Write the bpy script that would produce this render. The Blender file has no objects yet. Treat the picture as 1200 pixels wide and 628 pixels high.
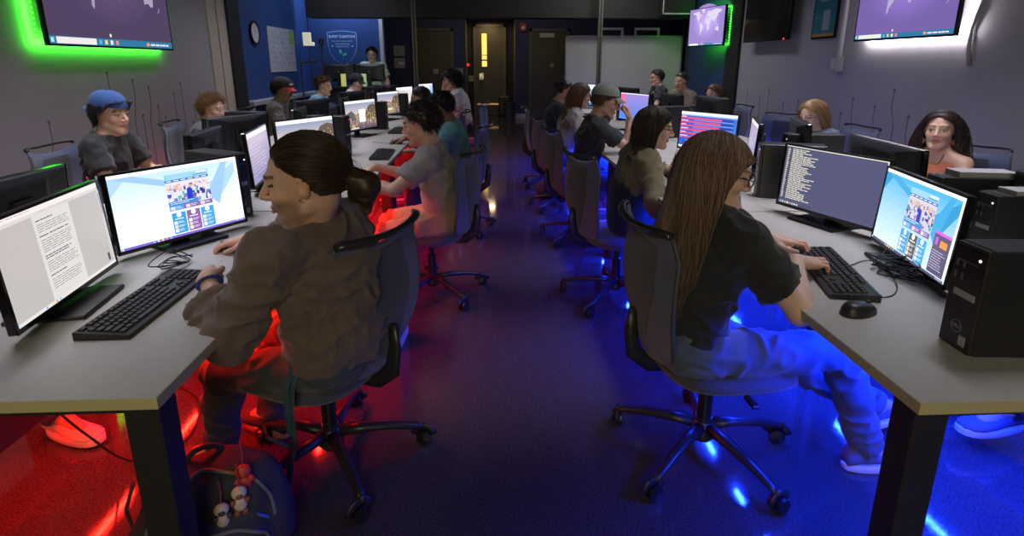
import bpy, math, random
import numpy as np
from mathutils import Vector, Matrix, Euler
rng = np.random.default_rng(7)
random.seed(7)
SC = bpy.context.scene
COL = SC.collection
PI = math.pi
R = math.radians

# ------------------------------------------------------------------ object helpers
def thing(name, label, cat, loc=(0, 0, 0), rotz=0.0, group=None):
    o = bpy.data.objects.new(name, None); COL.objects.link(o)
    o.empty_display_size = 0.1
    o.location = loc; o.rotation_euler = (0, 0, rotz)
    o['label'] = label; o['category'] = cat
    if group: o['group'] = group
    return o

def tag(o, label, cat, group=None):
    o['label'] = label; o['category'] = cat
    if group: o['group'] = group
    return o

def struct(o):
    o['kind'] = 'structure'
    return o

def copy_tree(o, parent=None):
    c = o.copy(); COL.objects.link(c)
    if parent is not None: c.parent = parent
    for ch in list(o.children): copy_tree(ch, c)
    return c

def dup(proto, loc, rotz, label, group=None):
    c = copy_tree(proto)
    c.location = loc; c.rotation_euler = (0, 0, rotz); c['label'] = label
    if group: c['group'] = group
    return c

# ------------------------------------------------------------------ mesh accumulator
class MB:
    def __init__(s): s.V = []; s.F = []; s.M = []; s.n = 0; s.C = []
    def add(s, V, F, mi=0, col=None):
        V = np.asarray(V, float).reshape(-1, 3)
        s.V.append(V)
        s.F += [tuple(int(i) + s.n for i in f) for f in F]
        s.M += [mi] * len(F)
        s.n += len(V)
        s.C.append(np.tile(np.array((col or (1, 1, 1))[:3], float), (len(V), 1)))
        return s
    def xf(s, M):                                   # transform everything so far
        M = np.array(M)
        s.V = [(v @ M[:3, :3].T + M[:3, 3]) for v in s.V]
        return s
    def build(s, name, mats, parent=None, smooth=False, color=False, angle=None):
        me = bpy.data.meshes.new(name)
        V = np.concatenate(s.V) if s.V else np.zeros((0, 3))
        me.from_pydata(V.tolist(), [], s.F)
        if not isinstance(mats, (list, tuple)): mats = [mats]
        for m in mats: me.materials.append(m)
        me.polygons.foreach_set('material_index', s.M)
        if smooth:
            me.polygons.foreach_set('use_smooth', [True] * len(s.F))
        if color:
            ca = me.color_attributes.new('Col', 'FLOAT_COLOR', 'POINT')
            c = np.concatenate([np.concatenate(s.C), np.ones((s.n, 1))], 1)
            ca.data.foreach_set('color', c.astype(np.float32).ravel())
        me.update()
        if smooth and angle is not None:
            try: me.set_sharp_from_angle(angle=angle)
            except Exception: pass
        o = bpy.data.objects.new(name, me); COL.objects.link(o)
        if parent is not None: o.parent = parent
        return o
    # primitives
    def box(s, lo, hi, mi=0, bev=0.0, M=None, col=None):
        x0, y0, z0 = lo; x1, y1, z1 = hi
        if bev <= 0:
            V = [(x, y, z) for z in (z0, z1) for y in (y0, y1) for x in (x0, x1)]
            F = [(0, 2, 3, 1), (4, 5, 7, 6), (0, 1, 5, 4), (2, 6, 7, 3), (0, 4, 6, 2), (1, 3, 7, 5)]
        else:
            b = min(bev, (x1 - x0) * .49, (y1 - y0) * .49, (z1 - z0) * .49)
            V = []; idx = {}
            for sx in (0, 1):
                for sy in (0, 1):
                    for sz in (0, 1):
                        cx = (x0, x1)[sx]; cy = (y0, y1)[sy]; cz = (z0, z1)[sz]
                        ix = (1, -1)[sx] * b; iy = (1, -1)[sy] * b; iz = (1, -1)[sz] * b
                        idx[sx, sy, sz, 'x'] = len(V); V.append((cx, cy + iy, cz + iz))
                        idx[sx, sy, sz, 'y'] = len(V); V.append((cx + ix, cy, cz + iz))
                        idx[sx, sy, sz, 'z'] = len(V); V.append((cx + ix, cy + iy, cz))
            F = []
            for a in (0, 1):
                F.append([idx[a, 0, 0, 'x'], idx[a, 1, 0, 'x'], idx[a, 1, 1, 'x'], idx[a, 0, 1, 'x']][::(1 if a else -1)])
                F.append([idx[0, a, 0, 'y'], idx[0, a, 1, 'y'], idx[1, a, 1, 'y'], idx[1, a, 0, 'y']][::(1 if a else -1)])
                F.append([idx[0, 0, a, 'z'], idx[1, 0, a, 'z'], idx[1, 1, a, 'z'], idx[0, 1, a, 'z']][::(1 if a else -1)])
            for a in (0, 1):
                for c in (0, 1):
                    F.append([idx[0, a, c, 'y'], idx[1, a, c, 'y'], idx[1, a, c, 'z'], idx[0, a, c, 'z']][::(1 if (a ^ c) == 0 else -1)])
                    F.append([idx[a, 0, c, 'x'], idx[a, 1, c, 'x'], idx[a, 1, c, 'z'], idx[a, 0, c, 'z']][::(-1 if (a ^ c) == 0 else 1)])
                    F.append([idx[a, c, 0, 'x'], idx[a, c, 1, 'x'], idx[a, c, 1, 'y'], idx[a, c, 0, 'y']][::(1 if (a ^ c) == 0 else -1)])
            for a in (0, 1):
                for c in (0, 1):
                    for d in (0, 1):
                        F.append([idx[a, c, d, 'x'], idx[a, c, d, 'y'], idx[a, c, d, 'z']][::(1 if (a + c + d) % 2 == 1 else -1)])
        V = np.array(V, float)
        if M is not None:
            M = np.array(M); V = V @ M[:3, :3].T + M[:3, 3]
        return s.add(V, F, mi, col)
    def tube(s, pts, r, n=8, mi=0, col=None, flat=1.0, caps=True, closed=False, up=None):
        P = np.array(pts, float); K = len(P)
        rr = np.full(K, r, float) if np.isscalar(r) else np.array(r, float)
        T = np.zeros_like(P)
        if closed:
            T = np.roll(P, -1, 0) - np.roll(P, 1, 0)
        else:
            T[1:-1] = P[2:] - P[:-2]; T[0] = P[1] - P[0]; T[-1] = P[-1] - P[-2]
        T /= np.linalg.norm(T, axis=1)[:, None] + 1e-12
        u = np.array(up if up is not None else ((0, 0, 1) if abs(T[0][2]) < .9 else (1, 0, 0)), float)
        V = []
        for i in range(K):
            a = np.cross(u, T[i]); la = np.linalg.norm(a)
            if la < 1e-6: a = np.cross((0.3, .9, .1), T[i]); la = np.linalg.norm(a)
            a /= la; b = np.cross(T[i], a)
            if up is None: u = b
            for j in range(n):
                t = 2 * PI * j / n
                V.append(P[i] + a * math.cos(t) * rr[i] + b * math.sin(t) * rr[i] * flat)
        F = []
        for i in range(K if closed else K - 1):
            i2 = (i + 1) % K
            for j in range(n):
                F.append((i * n + j, i * n + (j + 1) % n, i2 * n + (j + 1) % n, i2 * n + j))
        if caps and not closed:
            F.append(tuple(range(n))[::-1]); F.append(tuple((K - 1) * n + j for j in range(n)))
        return s.add(V, F, mi, col)
    def cyl(s, p0, p1, r0, r1=None, n=16, mi=0, col=None):
        return s.tube([p0, p1], [r0, r0 if r1 is None else r1], n, mi, col)
    def lathe(s, prof, n=20, mi=0, M=None, col=None):
        V = []; F = []
        for r, z in prof:
            for j in range(n):
                t = 2 * PI * j / n; V.append((r * math.cos(t), r * math.sin(t), z))
        for i in range(len(prof) - 1):
            for j in range(n):
                F.append((i * n + j, i * n + (j + 1) % n, (i + 1) * n + (j + 1) % n, (i + 1) * n + j))
        V = np.array(V)
        if M is not None:
            M = np.array(M); V = V @ M[:3, :3].T + M[:3, 3]
        return s.add(V, F, mi, col)
    def ball(s, c, r, n=10, mi=0, col=None, sc=(1, 1, 1)):
        prof = [(max(r * math.sin(PI * i / n), 1e-5), -r * math.cos(PI * i / n)) for i in range(n + 1)]
        return s.lathe(prof, n + 4, mi, Matrix.Translation(c) @ Matrix.Diagonal((*sc, 1)), col)
    def prism(s, poly, z0, z1, mi=0, M=None, col=None):
        n = len(poly)
        V = [(x, y, z0) for x, y in poly] + [(x, y, z1) for x, y in poly]
        F = [tuple(range(n))[::-1], tuple(range(n, 2 * n))] + [(i, (i + 1) % n, n + (i + 1) % n, n + i) for i in range(n)]
        V = np.array(V, float)
        if M is not None:
            M = np.array(M); V = V @ M[:3, :3].T + M[:3, 3]
        return s.add(V, F, mi, col)
    def sheet(s, G, th, mi=0, col=None):            # G (a,b,3) grid of points -> slab of thickness th along its normal
        G = np.array(G, float); a, b, _ = G.shape
        du = np.gradient(G, axis=0); dv = np.gradient(G, axis=1)
        N = np.cross(du, dv); N /= np.linalg.norm(N, axis=2)[..., None] + 1e-12
        A = G + N * th / 2; B = G - N * th / 2
        V = np.concatenate([A.reshape(-1, 3), B.reshape(-1, 3)])
        F = []; o = a * b
        for i in range(a - 1):
            for j in range(b - 1):
                q = (i * b + j, (i + 1) * b + j, (i + 1) * b + j + 1, i * b + j + 1)
                F.append(q); F.append(tuple(o + k for k in q[::-1]))
        ring = [i * b for i in range(a)] + [(a - 1) * b + j for j in range(1, b)] + [i * b + b - 1 for i in range(a - 2, -1, -1)] + [j for j in range(b - 2, 0, -1)]
        for k in range(len(ring)):
            p, q = ring[k], ring[(k + 1) % len(ring)]
            F.append((q, p, o + p, o + q))
        return s.add(V, F, mi, col)

def text_mesh(txt, size, extr=0.0005, M=None, bold=False, align='CENTER'):
    cu = bpy.data.curves.new('txt', 'FONT'); cu.body = txt; cu.size = size; cu.extrude = extr
    cu.align_x = align; cu.align_y = 'CENTER'; cu.resolution_u = 3
    if bold: cu.offset = size * .018
    o = bpy.data.objects.new('txt', cu); COL.objects.link(o)
    dg = bpy.context.evaluated_depsgraph_get()
    me = bpy.data.meshes.new_from_object(o.evaluated_get(dg))
    V = np.array([v.co[:] for v in me.vertices]).reshape(-1, 3); F = [tuple(p.vertices) for p in me.polygons]
    bpy.data.objects.remove(o); bpy.data.curves.remove(cu); bpy.data.meshes.remove(me)
    if M is not None and len(V):
        M = np.array(M); V = V @ M[:3, :3].T + M[:3, 3]
    return V, F

def frame(o, x, y, z):                               # matrix with the given origin and axes
    M = Matrix.Identity(4)
    for i in range(3):
        M[i][0] = x[i]; M[i][1] = y[i]; M[i][2] = z[i]; M[i][3] = o[i]
    return M

# ------------------------------------------------------------------ materials
MATS = {}
def mat(name, color=(.5, .5, .5), rough=.6, metal=0.0, emit=None, estr=0.0, bump=None, spec=None, vcol=False, var=0.0, vscale=8.0,
        coat=0.0, alpha=None, sheen=0.0, nosample=False, sss=0.0, trans=0.0):
    if name in MATS: return MATS[name]
    m = bpy.data.materials.new(name); m.use_nodes = True; nt = m.node_tree; N = nt.nodes; L = nt.links
    b = N['Principled BSDF']
    b.inputs['Roughness'].default_value = rough; b.inputs['Metallic'].default_value = metal
    b.inputs['Base Color'].default_value = (*color, 1)
    if spec is not None: b.inputs['Specular IOR Level'].default_value = spec
    if coat: b.inputs['Coat Weight'].default_value = coat; b.inputs['Coat Roughness'].default_value = .15
    if sheen: b.inputs['Sheen Weight'].default_value = sheen
    if sss:
        b.inputs['Subsurface Weight'].default_value = sss
        b.inputs['Subsurface Radius'].default_value = (.012, .005, .003); b.inputs['Subsurface Scale'].default_value = 1.0
    if trans: b.inputs['Transmission Weight'].default_value = trans
    tc = N.new('ShaderNodeTexCoord')
    src = None
    if vcol:
        a = N.new('ShaderNodeVertexColor'); a.layer_name = 'Col'; src = a.outputs['Color']
    if var > 0:
        n = N.new('ShaderNodeTexNoise'); n.inputs['Scale'].default_value = vscale; n.inputs['Detail'].default_value = 5
        L.new(tc.outputs['Object'], n.inputs['Vector'])
        mr = N.new('ShaderNodeMapRange'); mr.inputs[1].default_value = .25; mr.inputs[2].default_value = .75
        mr.inputs[3].default_value = 1 - var; mr.inputs[4].default_value = 1 + var
        L.new(n.outputs['Fac'], mr.inputs[0])
        mx = N.new('ShaderNodeVectorMath'); mx.operation = 'SCALE'
        if src is None:
            mx.inputs[0].default_value = color
        else: L.new(src, mx.inputs[0])
        L.new(mr.outputs[0], mx.inputs['Scale']); src = mx.outputs[0]
    if src is not None: L.new(src, b.inputs['Base Color'])
    if emit is not None:
        if emit == 'vcol': L.new(src, b.inputs['Emission Color']); b.inputs['Base Color'].default_value = (.01, .01, .01, 1); [L.remove(l) for l in list(b.inputs['Base Color'].links)]
        else: b.inputs['Emission Color'].default_value = (*emit, 1)
        b.inputs['Emission Strength'].default_value = estr
        if nosample: m.cycles.emission_sampling = 'NONE'
    if bump:
        sc, dist, kind = bump[0], bump[1], (bump[2] if len(bump) > 2 else 'noise')
        if kind == 'noise':
            n = N.new('ShaderNodeTexNoise'); n.inputs['Scale'].default_value = sc; n.inputs['Detail'].default_value = 6; out = n.outputs['Fac']
        elif kind == 'vor':
            n = N.new('ShaderNodeTexVoronoi'); n.inputs['Scale'].default_value = sc; out = n.outputs['Distance']
        else:
            n = N.new('ShaderNodeTexWave'); n.inputs['Scale'].default_value = sc; n.bands_direction = 'DIAGONAL'; out = n.outputs['Fac']
        L.new(tc.outputs['Object'], n.inputs['Vector'])
        bp = N.new('ShaderNodeBump'); bp.inputs['Strength'].default_value = 1; bp.inputs['Distance'].default_value = dist
        L.new(out, bp.inputs['Height']); L.new(bp.outputs[0], b.inputs['Normal'])
    MATS[name] = m
    return m

black_plastic = mat('black plastic', (.018, .018, .02), .42, bump=(900, .0001))
satin_black = mat('satin black', (.012, .012, .013), .3)
gloss_black = mat('gloss black', (.01, .01, .012), .12)
black_metal = mat('black powder coat', (.02, .02, .022), .5, bump=(600, .0002))
back_plastic = mat('monitor back plastic', (.022, .024, .03), .38, bump=(700, .0001))
key_mat = mat('key caps', (.02, .02, .022), .5)
laminate = mat('grey laminate', (.44, .42, .395), .42, bump=(350, .00015), var=.06, vscale=60)
edge_band_lit = mat('desk edge band lit yellow', (.50, .47, .27), .45)  # yellow light on the front edges is tinted into this colour
chair_frame = mat('chair plastic', (.02, .02, .023), .35)
chair_seat = mat('seat upholstery', (.05, .058, .07), .9, bump=(500, .001), var=.25, vscale=300, sheen=.3)
chrome = mat('chrome', (.6, .6, .62), .2, 1.0)
white_paper = mat('white paper', (.62, .62, .62), .7)
cable_mat = mat('cable rubber', (.012, .012, .013), .5)

def mesh_fabric(name, c1, c2, scale=260):
    m = bpy.data.materials.new(name); m.use_nodes = True; nt = m.node_tree; N = nt.nodes; L = nt.links
    b = N['Principled BSDF']; b.inputs['Roughness'].default_value = .75; b.inputs['Sheen Weight'].default_value = .25
    tc = N.new('ShaderNodeTexCoord'); v = N.new('ShaderNodeTexVoronoi'); v.inputs['Scale'].default_value = scale
    L.new(tc.outputs['Object'], v.inputs['Vector'])
    cr = N.new('ShaderNodeValToRGB'); cr.color_ramp.elements[0].color = (*c1, 1); cr.color_ramp.elements[1].color = (*c2, 1)
    cr.color_ramp.elements[0].position = .1; cr.color_ramp.elements[1].position = .5
    L.new(v.outputs['Distance'], cr.inputs[0]); L.new(cr.outputs[0], b.inputs['Base Color'])
    bp = N.new('ShaderNodeBump'); bp.inputs['Distance'].default_value = .001
    L.new(v.outputs['Distance'], bp.inputs['Height']); L.new(bp.outputs[0], b.inputs['Normal'])
    return m
back_mesh = mesh_fabric('woven mesh', (.026, .038, .080), (.080, .105, .185))
back_inner = mesh_fabric('woven mesh dark', (.014, .017, .024), (.035, .040, .056), 200)

def perforated(name):
    m = bpy.data.materials.new(name); m.use_nodes = True; nt = m.node_tree; N = nt.nodes; L = nt.links
    b = N['Principled BSDF']; b.inputs['Roughness'].default_value = .45
    tc = N.new('ShaderNodeTexCoord'); v = N.new('ShaderNodeTexVoronoi'); v.inputs['Scale'].default_value = 150; v.inputs['Randomness'].default_value = 0.15
    L.new(tc.outputs['Object'], v.inputs['Vector'])
    cr = N.new('ShaderNodeValToRGB'); cr.color_ramp.elements[0].color = (.001, .001, .001, 1); cr.color_ramp.elements[1].color = (.035, .035, .038, 1)
    cr.color_ramp.elements[0].position = .35; cr.color_ramp.elements[1].position = .5
    L.new(v.outputs['Distance'], cr.inputs[0]); L.new(cr.outputs[0], b.inputs['Base Color'])
    return m
grille = perforated('perforated grille')
# ------------------------------------------------------------------ room materials
def floor_material():
    m = bpy.data.materials.new('speckled polished floor'); m.use_nodes = True; nt = m.node_tree; N = nt.nodes; L = nt.links
    b = N['Principled BSDF']
    tc = N.new('ShaderNodeTexCoord')
    n = N.new('ShaderNodeTexNoise'); n.inputs['Scale'].default_value = 170; n.inputs['Detail'].default_value = 4
    n2 = N.new('ShaderNodeTexNoise'); n2.inputs['Scale'].default_value = 2.2; n2.inputs['Detail'].default_value = 6
    for q in (n, n2): L.new(tc.outputs['Object'], q.inputs['Vector'])
    cr = N.new('ShaderNodeValToRGB'); e = cr.color_ramp.elements
    e[0].position = .36; e[0].color = (.024, .021, .024, 1); e[1].position = .56; e[1].color = (.056, .050, .054, 1)
    L.new(n.outputs['Fac'], cr.inputs[0]); L.new(cr.outputs[0], b.inputs['Base Color'])
    mr = N.new('ShaderNodeMapRange'); mr.inputs[1].default_value = .3; mr.inputs[2].default_value = .7; mr.inputs[3].default_value = .04; mr.inputs[4].default_value = .09
    L.new(n2.outputs['Fac'], mr.inputs[0]); L.new(mr.outputs[0], b.inputs['Roughness'])
    bp = N.new('ShaderNodeBump'); bp.inputs['Distance'].default_value = .00012; bp.inputs['Strength'].default_value = .4
    L.new(n.outputs['Fac'], bp.inputs['Height']); L.new(bp.outputs[0], b.inputs['Normal'])
    b.inputs['Specular IOR Level'].default_value = .5
    return m
floor_mat = floor_material()
grey_wall = mat('painted grey wall', (.30, .29, .31), .75, bump=(220, .0008), var=.05, vscale=1.5)
blue_wall = mat('painted blue wall', (.018, .055, .20), .6, bump=(220, .0006), var=.05, vscale=2)
navy_wall = mat('painted navy wall', (.028, .04, .10), .7, bump=(220, .0006))
dark_ceiling = mat('black ceiling', (.012, .012, .014), .9)
trim_cream = mat('cream trim', (.42, .38, .31), .6)
black_paint = mat('black paint', (.008, .008, .009), .6)
door_mat = mat('brown grey door', (.075, .068, .045), .5, var=.08, vscale=5)
brown_mat = mat('brown recess paint', (.14, .10, .07), .6)
light_trim = mat('pale trim', (.5, .5, .52), .5)
sill_mat = mat('pale ledge', (.3, .33, .34), .5)

XL, XR = -3.2, 3.4
H = 3.2
def slab(name, lo, hi, m, parent=None, bev=0.0, st=True):
    o = MB().box(lo, hi, 0, bev).build(name, m, parent)
    if st and parent is None: struct(o)
    return o

slab('floor', (-5.5, -3.5, -.1), (7.5, 16.2, 0), floor_mat)
slab('ceiling', (-5.5, -3.5, H), (7.5, 16.2, H + .1), dark_ceiling)
# left: grey wall, cream trim, black jamb, blue wall
slab('wall_left', (XL - .15, -3.5, 0), (XL, 6.62, H), grey_wall)
slab('wall_right', (XR, -3.5, 0), (XR + .15, 7.36, H), grey_wall)
slab('wall_left_back', (XL - .15, 7.36, 0), (XL - .02, 10.35, H), blue_wall)
slab('wall_right_back', (XR + .03, 7.74, 0), (XR + .15, 9.42, H), mat('painted deep blue wall', (.012, .03, .12), .6, bump=(220, .0006)))
slab('trim_1', (XL - .15, 6.62, 0), (XL + .015, 6.83, H), trim_cream)
slab('trim_2', (XL - .15, 6.85, 0), (XL + .02, 7.06, H), trim_cream)
slab('trim_3', (XL - .15, 7.06, 0), (XL + .05, 7.38, H), black_paint)
slab('trim_4', (XR - .04, 7.36, 0), (XR + .15, 7.74, H), black_paint)
slab('trim_5', (XL - .01, 7.38, .86), (XL + .12, 10.3, .93), sill_mat, bev=.01)
slab('trim_6', (XR + .02, 9.42, 0), (XR + .15, 9.5, H), black_paint)
slab('wall_emblem', (XL, 10.3, 0), (-1.93, 10.42, H), blue_wall)
slab('trim_7', (-1.945, 10.27, 0), (-1.88, 10.44, 2.55), light_trim)
slab('wall_corridor_left', (-3.1, 10.42, 0), (-2.98, 14.3, H), navy_wall)
# far wall with a recessed entrance
slab('wall_back_left', (-3.1, 14.3, 0), (-.54, 14.45, H), navy_wall)
slab('wall_back_right', (.72, 14.3, 0), (7.5, 14.45, H), navy_wall)
slab('wall_back_lintel', (-.54, 14.3, 2.6), (.72, 14.45, H), navy_wall)
slab('wall_recess_left', (-.66, 14.45, 0), (-.54, 15.2, 2.6), brown_mat)
slab('wall_recess_right', (.72, 14.45, 0), (.84, 15.2, 2.6), brown_mat)
slab('wall_recess_back', (-.66, 15.2, 0), (.84, 15.3, 2.7), black_paint)
slab('ceiling_recess', (-.66, 14.3, 2.58), (.84, 15.3, 2.64), brown_mat)
slab('wall_right_far', (7.4, 9.5, 0), (7.5, 14.3, H), navy_wall)
slab('baseboard_back', (.72, 14.27, 0), (1.02, 14.3, .13), light_trim)
slab('baseboard_back_right', (2.12, 14.27, 0), (7.4, 14.3, .1), mat('dark base', (.03, .03, .05), .5))

def door(nm, x0, x1, z1, y, m, framem, win=None, extra=None):
    d = MB(); d.box((x0 + .02, y - .045, .008), (x1 - .02, y - .003, z1 - .02))
    o = d.build(nm, m); struct(o)
    f = MB()
    f.box((x0 - .05, y - .07, 0), (x0 + .02, y - .001, z1 + .05)); f.box((x1 - .02, y - .07, 0), (x1 + .05, y - .001, z1 + .05)); f.box((x0 - .05, y - .07, z1 - .02), (x1 + .05, y - .001, z1 + .05))
    f.build('door_frame', framem, o)
    return o
frame_m = mat('door frame paint', (.10, .09, .06), .5)
d1 = door('door_1', -1.82, -.9, 2.22, 14.3, door_mat, frame_m)
d2 = door('door_2', 1.12, 2.05, 2.22, 14.3, door_mat, frame_m)
d3 = door('door_3', -.32, .46, 2.38, 15.2, door_mat, frame_m)
MB().box((-.14, 15.143, 1.33), (-.01, 15.15, 2.19), bev=.002).build('window_pane', mat('lit pane', (.5, .4, .1), .3, emit=(1.0, .62, .12), estr=1.6), d3)
MB().box((-.14, 15.138, 1.48), (-.01, 15.143, 1.52)).box((-.14, 15.138, 1.62), (-.01, 15.143, 1.64)).build('window_bar', frame_m, d3)
MB().box((-.22, 15.12, .98), (-.1, 15.15, 1.16), bev=.005).cyl((-.2, 15.1, 1.02), (-.1, 15.1, 1.02), .012).build('door_handle', chrome, d3)
MB().box((-.28, 15.11, .3), (.44, 15.15, .34), bev=.004).build('kick_strip', mat('glowing brass strip', (.6, .42, .2), .3, .6, emit=(.8, .5, .2), estr=.25), d3)  # strip is no lamp; emission paints a warm shine on the brass
for dd, x in ((d1, -1.7), (d2, 1.93)):
    MB().cyl((x, 14.25, 1.02), (x, 14.22, 1.02), .03).cyl((x, 14.21, 1.02), (x + (.1 if x < 0 else -.1), 14.21, 1.02), .012).build('door_handle', chrome, dd)
tag(MB().box((1.34, 14.23, 2.05), (1.72, 14.255, 2.16), bev=.004).build('door_sign', mat('pale sign', (.5, .5, .42), .5)), 'small pale nameplate at the top of the right hand brown door', 'sign')
tag(MB().box((1.62, 14.235, 1.32), (1.71, 14.255, 1.41), bev=.002).build('door_notice', mat('sign yellow', (.35, .33, .15), .5)), 'tiny square notice on the right hand brown door', 'sign')
tag(MB().box((-1.38, 14.235, 1.15), (-1.25, 14.255, 1.28), bev=.003).build('door_notice', mat('sign grey', (.35, .35, .38), .5)), 'small grey notice on the far left brown door', 'sign')
# lit exit device light
e = thing('exit_button', 'small red glowing button beside the recessed entrance door', 'button', (-.5, 14.5, 1.38))
MB().box((-.04, 0, -.05), (.04, .03, .05), bev=.004).build('housing', black_plastic, e)
MB().box((-.03, -.006, -.03), (.03, 0, .03), bev=.002).build('light', mat('red led', (.6, 0, 0), .4, emit=(1, .02, .03), estr=1.5), e)
tag(MB().box((-.49, 14.5, .95), (-.36, 14.52, 1.1), bev=.004).build('card_reader', mat('beige plastic', (.3, .28, .22), .5)), 'beige card reader on the wall beside the entrance door', 'card reader')
tag(MB().box((-.82, 14.26, 1.05), (-.62, 14.3, 1.3), bev=.005).build('wall_cabinet', mat('grey box', (.25, .27, .3), .5)), 'grey wall box between the far left door and the entrance', 'box')
# entrance down light
dl = thing('ceiling_light', 'round warm downlight glowing over the recessed entrance door', 'ceiling light', (.02, 14.65, 2.575))
MB().lathe([(.12, 0), (.14, -.01), (.15, 0)], 20).build('rim', light_trim, dl)
MB().lathe([(.001, -.004), (.12, -.002)], 20).build('diffuser', mat('warm lamp', (.8, .6, .4), .4, emit=(1, .62, .3), estr=2.5), dl)
b = thing('fire_bell', 'small red and white alarm strobe on the wall right of the entrance', 'alarm', (.92, 14.29, 2.3))
MB().box((-.09, -.05, -.1), (.09, 0, .1), bev=.01).build('body', mat('alarm red', (.35, .03, .03), .4), b)
MB().ball((0, -.06, -.02), .05, 8).build('lens', mat('alarm lens', (.7, .7, .75), .2), b)
tag(MB().box((.3, 14.9, 0), (.62, 15.12, .55), bev=.03).build('waste_bin', black_plastic), 'low dark waste bin at the foot of the entrance door', 'bin')
bn = MB().lathe([(.001, .0), (.13, 0), (.15, .42), (.16, .44), (.14, .44), (.12, .02)], 20).build('waste_bin', mat('grey bin', (.05, .05, .055), .5)); bn.location = (.55, 14.0, 0)
tag(bn, 'round grey waste bin on the floor before the entrance', 'bin')

# soffit beam over the far end, two poles in front of it
slab('trim_8', (-2.93, 9.35, 2.15), (3.38, 9.75, H), black_paint)
slab('trim_9', (-3.2, 9.75, 2.9), (3.4, 9.9, H), black_paint)
for x, y, lb in ((-1.17, 9.15, 'slim brown floor to ceiling pole left of the aisle'), (1.84, 9.1, 'slim brown floor to ceiling pole in front of the whiteboard')):
    p = thing('support_pole', lb, 'pole', (x, y, 0))
    MB().box((-.035, -.03, 0), (.035, .03, H)).build('shaft', mat('bronze pole', (.11, .10, .075), .4, .3), p)
    MB().box((-.012, -.036, 0), (.012, -.029, H)).build('track', black_paint, p)
    MB().box((-.09, -.09, 0), (.09, .09, .02), bev=.004).build('base_plate', black_metal, p)

# whiteboard on a rolling stand
wb = thing('whiteboard', 'large free standing whiteboard with a pale smudged surface', 'whiteboard', (2.46, 9.95, 0))
wbm = mat('whiteboard enamel', (.50, .50, .50), .18, var=.05, vscale=1.3)
MB().box((-1.04, 0, .62), (1.04, .03, 1.88)).build('board', wbm, wb)
f = MB()
for a in ((-1.06, -.01, .6, -1.03, .04, 1.9), (1.03, -.01, .6, 1.06, .04, 1.9), (-1.06, -.01, 1.87, 1.06, .04, 1.9), (-1.06, -.01, .6, 1.06, .04, .63)):
    f.box(a[:3], a[3:], bev=.003)
f.build('board_frame', mat('aluminium', (.4, .4, .42), .35, .8), wb)
for x in (-.9, .9):
    MB().box((x - .03, .01, .08), (x + .03, .04, .62), bev=.003).box((x - .03, -.25, .05), (x + .03, .3, .09), bev=.003).build('leg', black_metal, wb)
# white square brackets above the board
for k, (x0, x1) in enumerate(((1.98, 2.42), (2.62, 3.07))):
    b = MB()
    y = 9.9
    b.box((x0, y, 1.99), (x1, y + .03, 2.03)); b.box((x1 - .035 if k == 0 else x0, y, 1.88), (x1 if k == 0 else x0 + .035, y + .03, 2.0))
    if k: b.box((x1 - .035, y, 1.88), (x1, y + .03, 2.0))
    o = b.build('projector_bracket', mat('white enamel metal', (.6, .6, .62), .4))
    tag(o, 'white metal bracket on the whiteboard top, ' + ('left of the two' if k == 0 else 'right of the two'), 'bracket', 'brackets above the whiteboard')
pj = thing('hanging_display', 'dark hanging frame with a pale rim below the black soffit', 'display', (3.1, 9.1, 2.33))
MB().box((-.28, 0, -.16), (.28, .05, .5), bev=.005).build('case', black_plastic, pj)
MB().box((-.25, -.008, -.14), (.25, 0, -.12)).box((-.25, -.008, -.14), (-.235, 0, .5)).build('rim', light_trim, pj)
for z in (.5,):
    MB().cyl((0, .02, .5), (0, .02, .87), .02).build('pole', black_metal, pj)

# clock, poster, emblem, notices
ck = thing('wall_clock', 'round white wall clock with a black rim on the blue wall', 'clock', (XL - .02, 7.93, 1.83), 0)
MX = Matrix.Rotation(PI / 2, 4, 'Y')
MB().lathe([(.001, 0), (.155, 0), (.16, .03), (.14, .035), (.138, .02)], 28, M=MX).build('rim', gloss_black, ck)
MB().lathe([(.001, .018), (.14, .018)], 28, M=MX).build('dial', mat('clock dial', (.55, .55, .58), .4), ck)
c = MB()
for k in range(12):
    a = k * PI / 6; c.box((.0182, math.sin(a) * .12 - .003, math.cos(a) * .12 - .008), (.0195, math.sin(a) * .12 + .003, math.cos(a) * .12 + .008))
c.box((.0195, -.003, 0), (.021, .003, .08)); c.box((.0195, 0, -.003), (.021, .06, .003))
c.build('hands', black_plastic, ck)

ps = thing('wall_poster', 'tall pale poster of small diagrams with a green corner on the blue wall', 'poster', (XL - .02, 8.95, 1.62))
MB().box((0, -.55, -.33), (.012, .55, .33)).build('sheet', mat('poster paper', (.42, .45, .5), .6, var=.12, vscale=12), ps)
m = MB()
for i in range(9):
    for j in range(8):
        if random.random() < .8:
            y = -.5 + i * .115; z = .27 - j * .075
            for q in range(3): m.box((.0122, y, z - q * .016), (.0128, y + random.uniform(.03, .095), z - q * .016 + .006))
m.build('print', mat('poster ink', (.15, .18, .25), .6), ps)
MB().box((.0122, .33, .1), (.0132, .53, .31)).build('green_corner', mat('green print', (.18, .42, .08), .6), ps)

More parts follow.
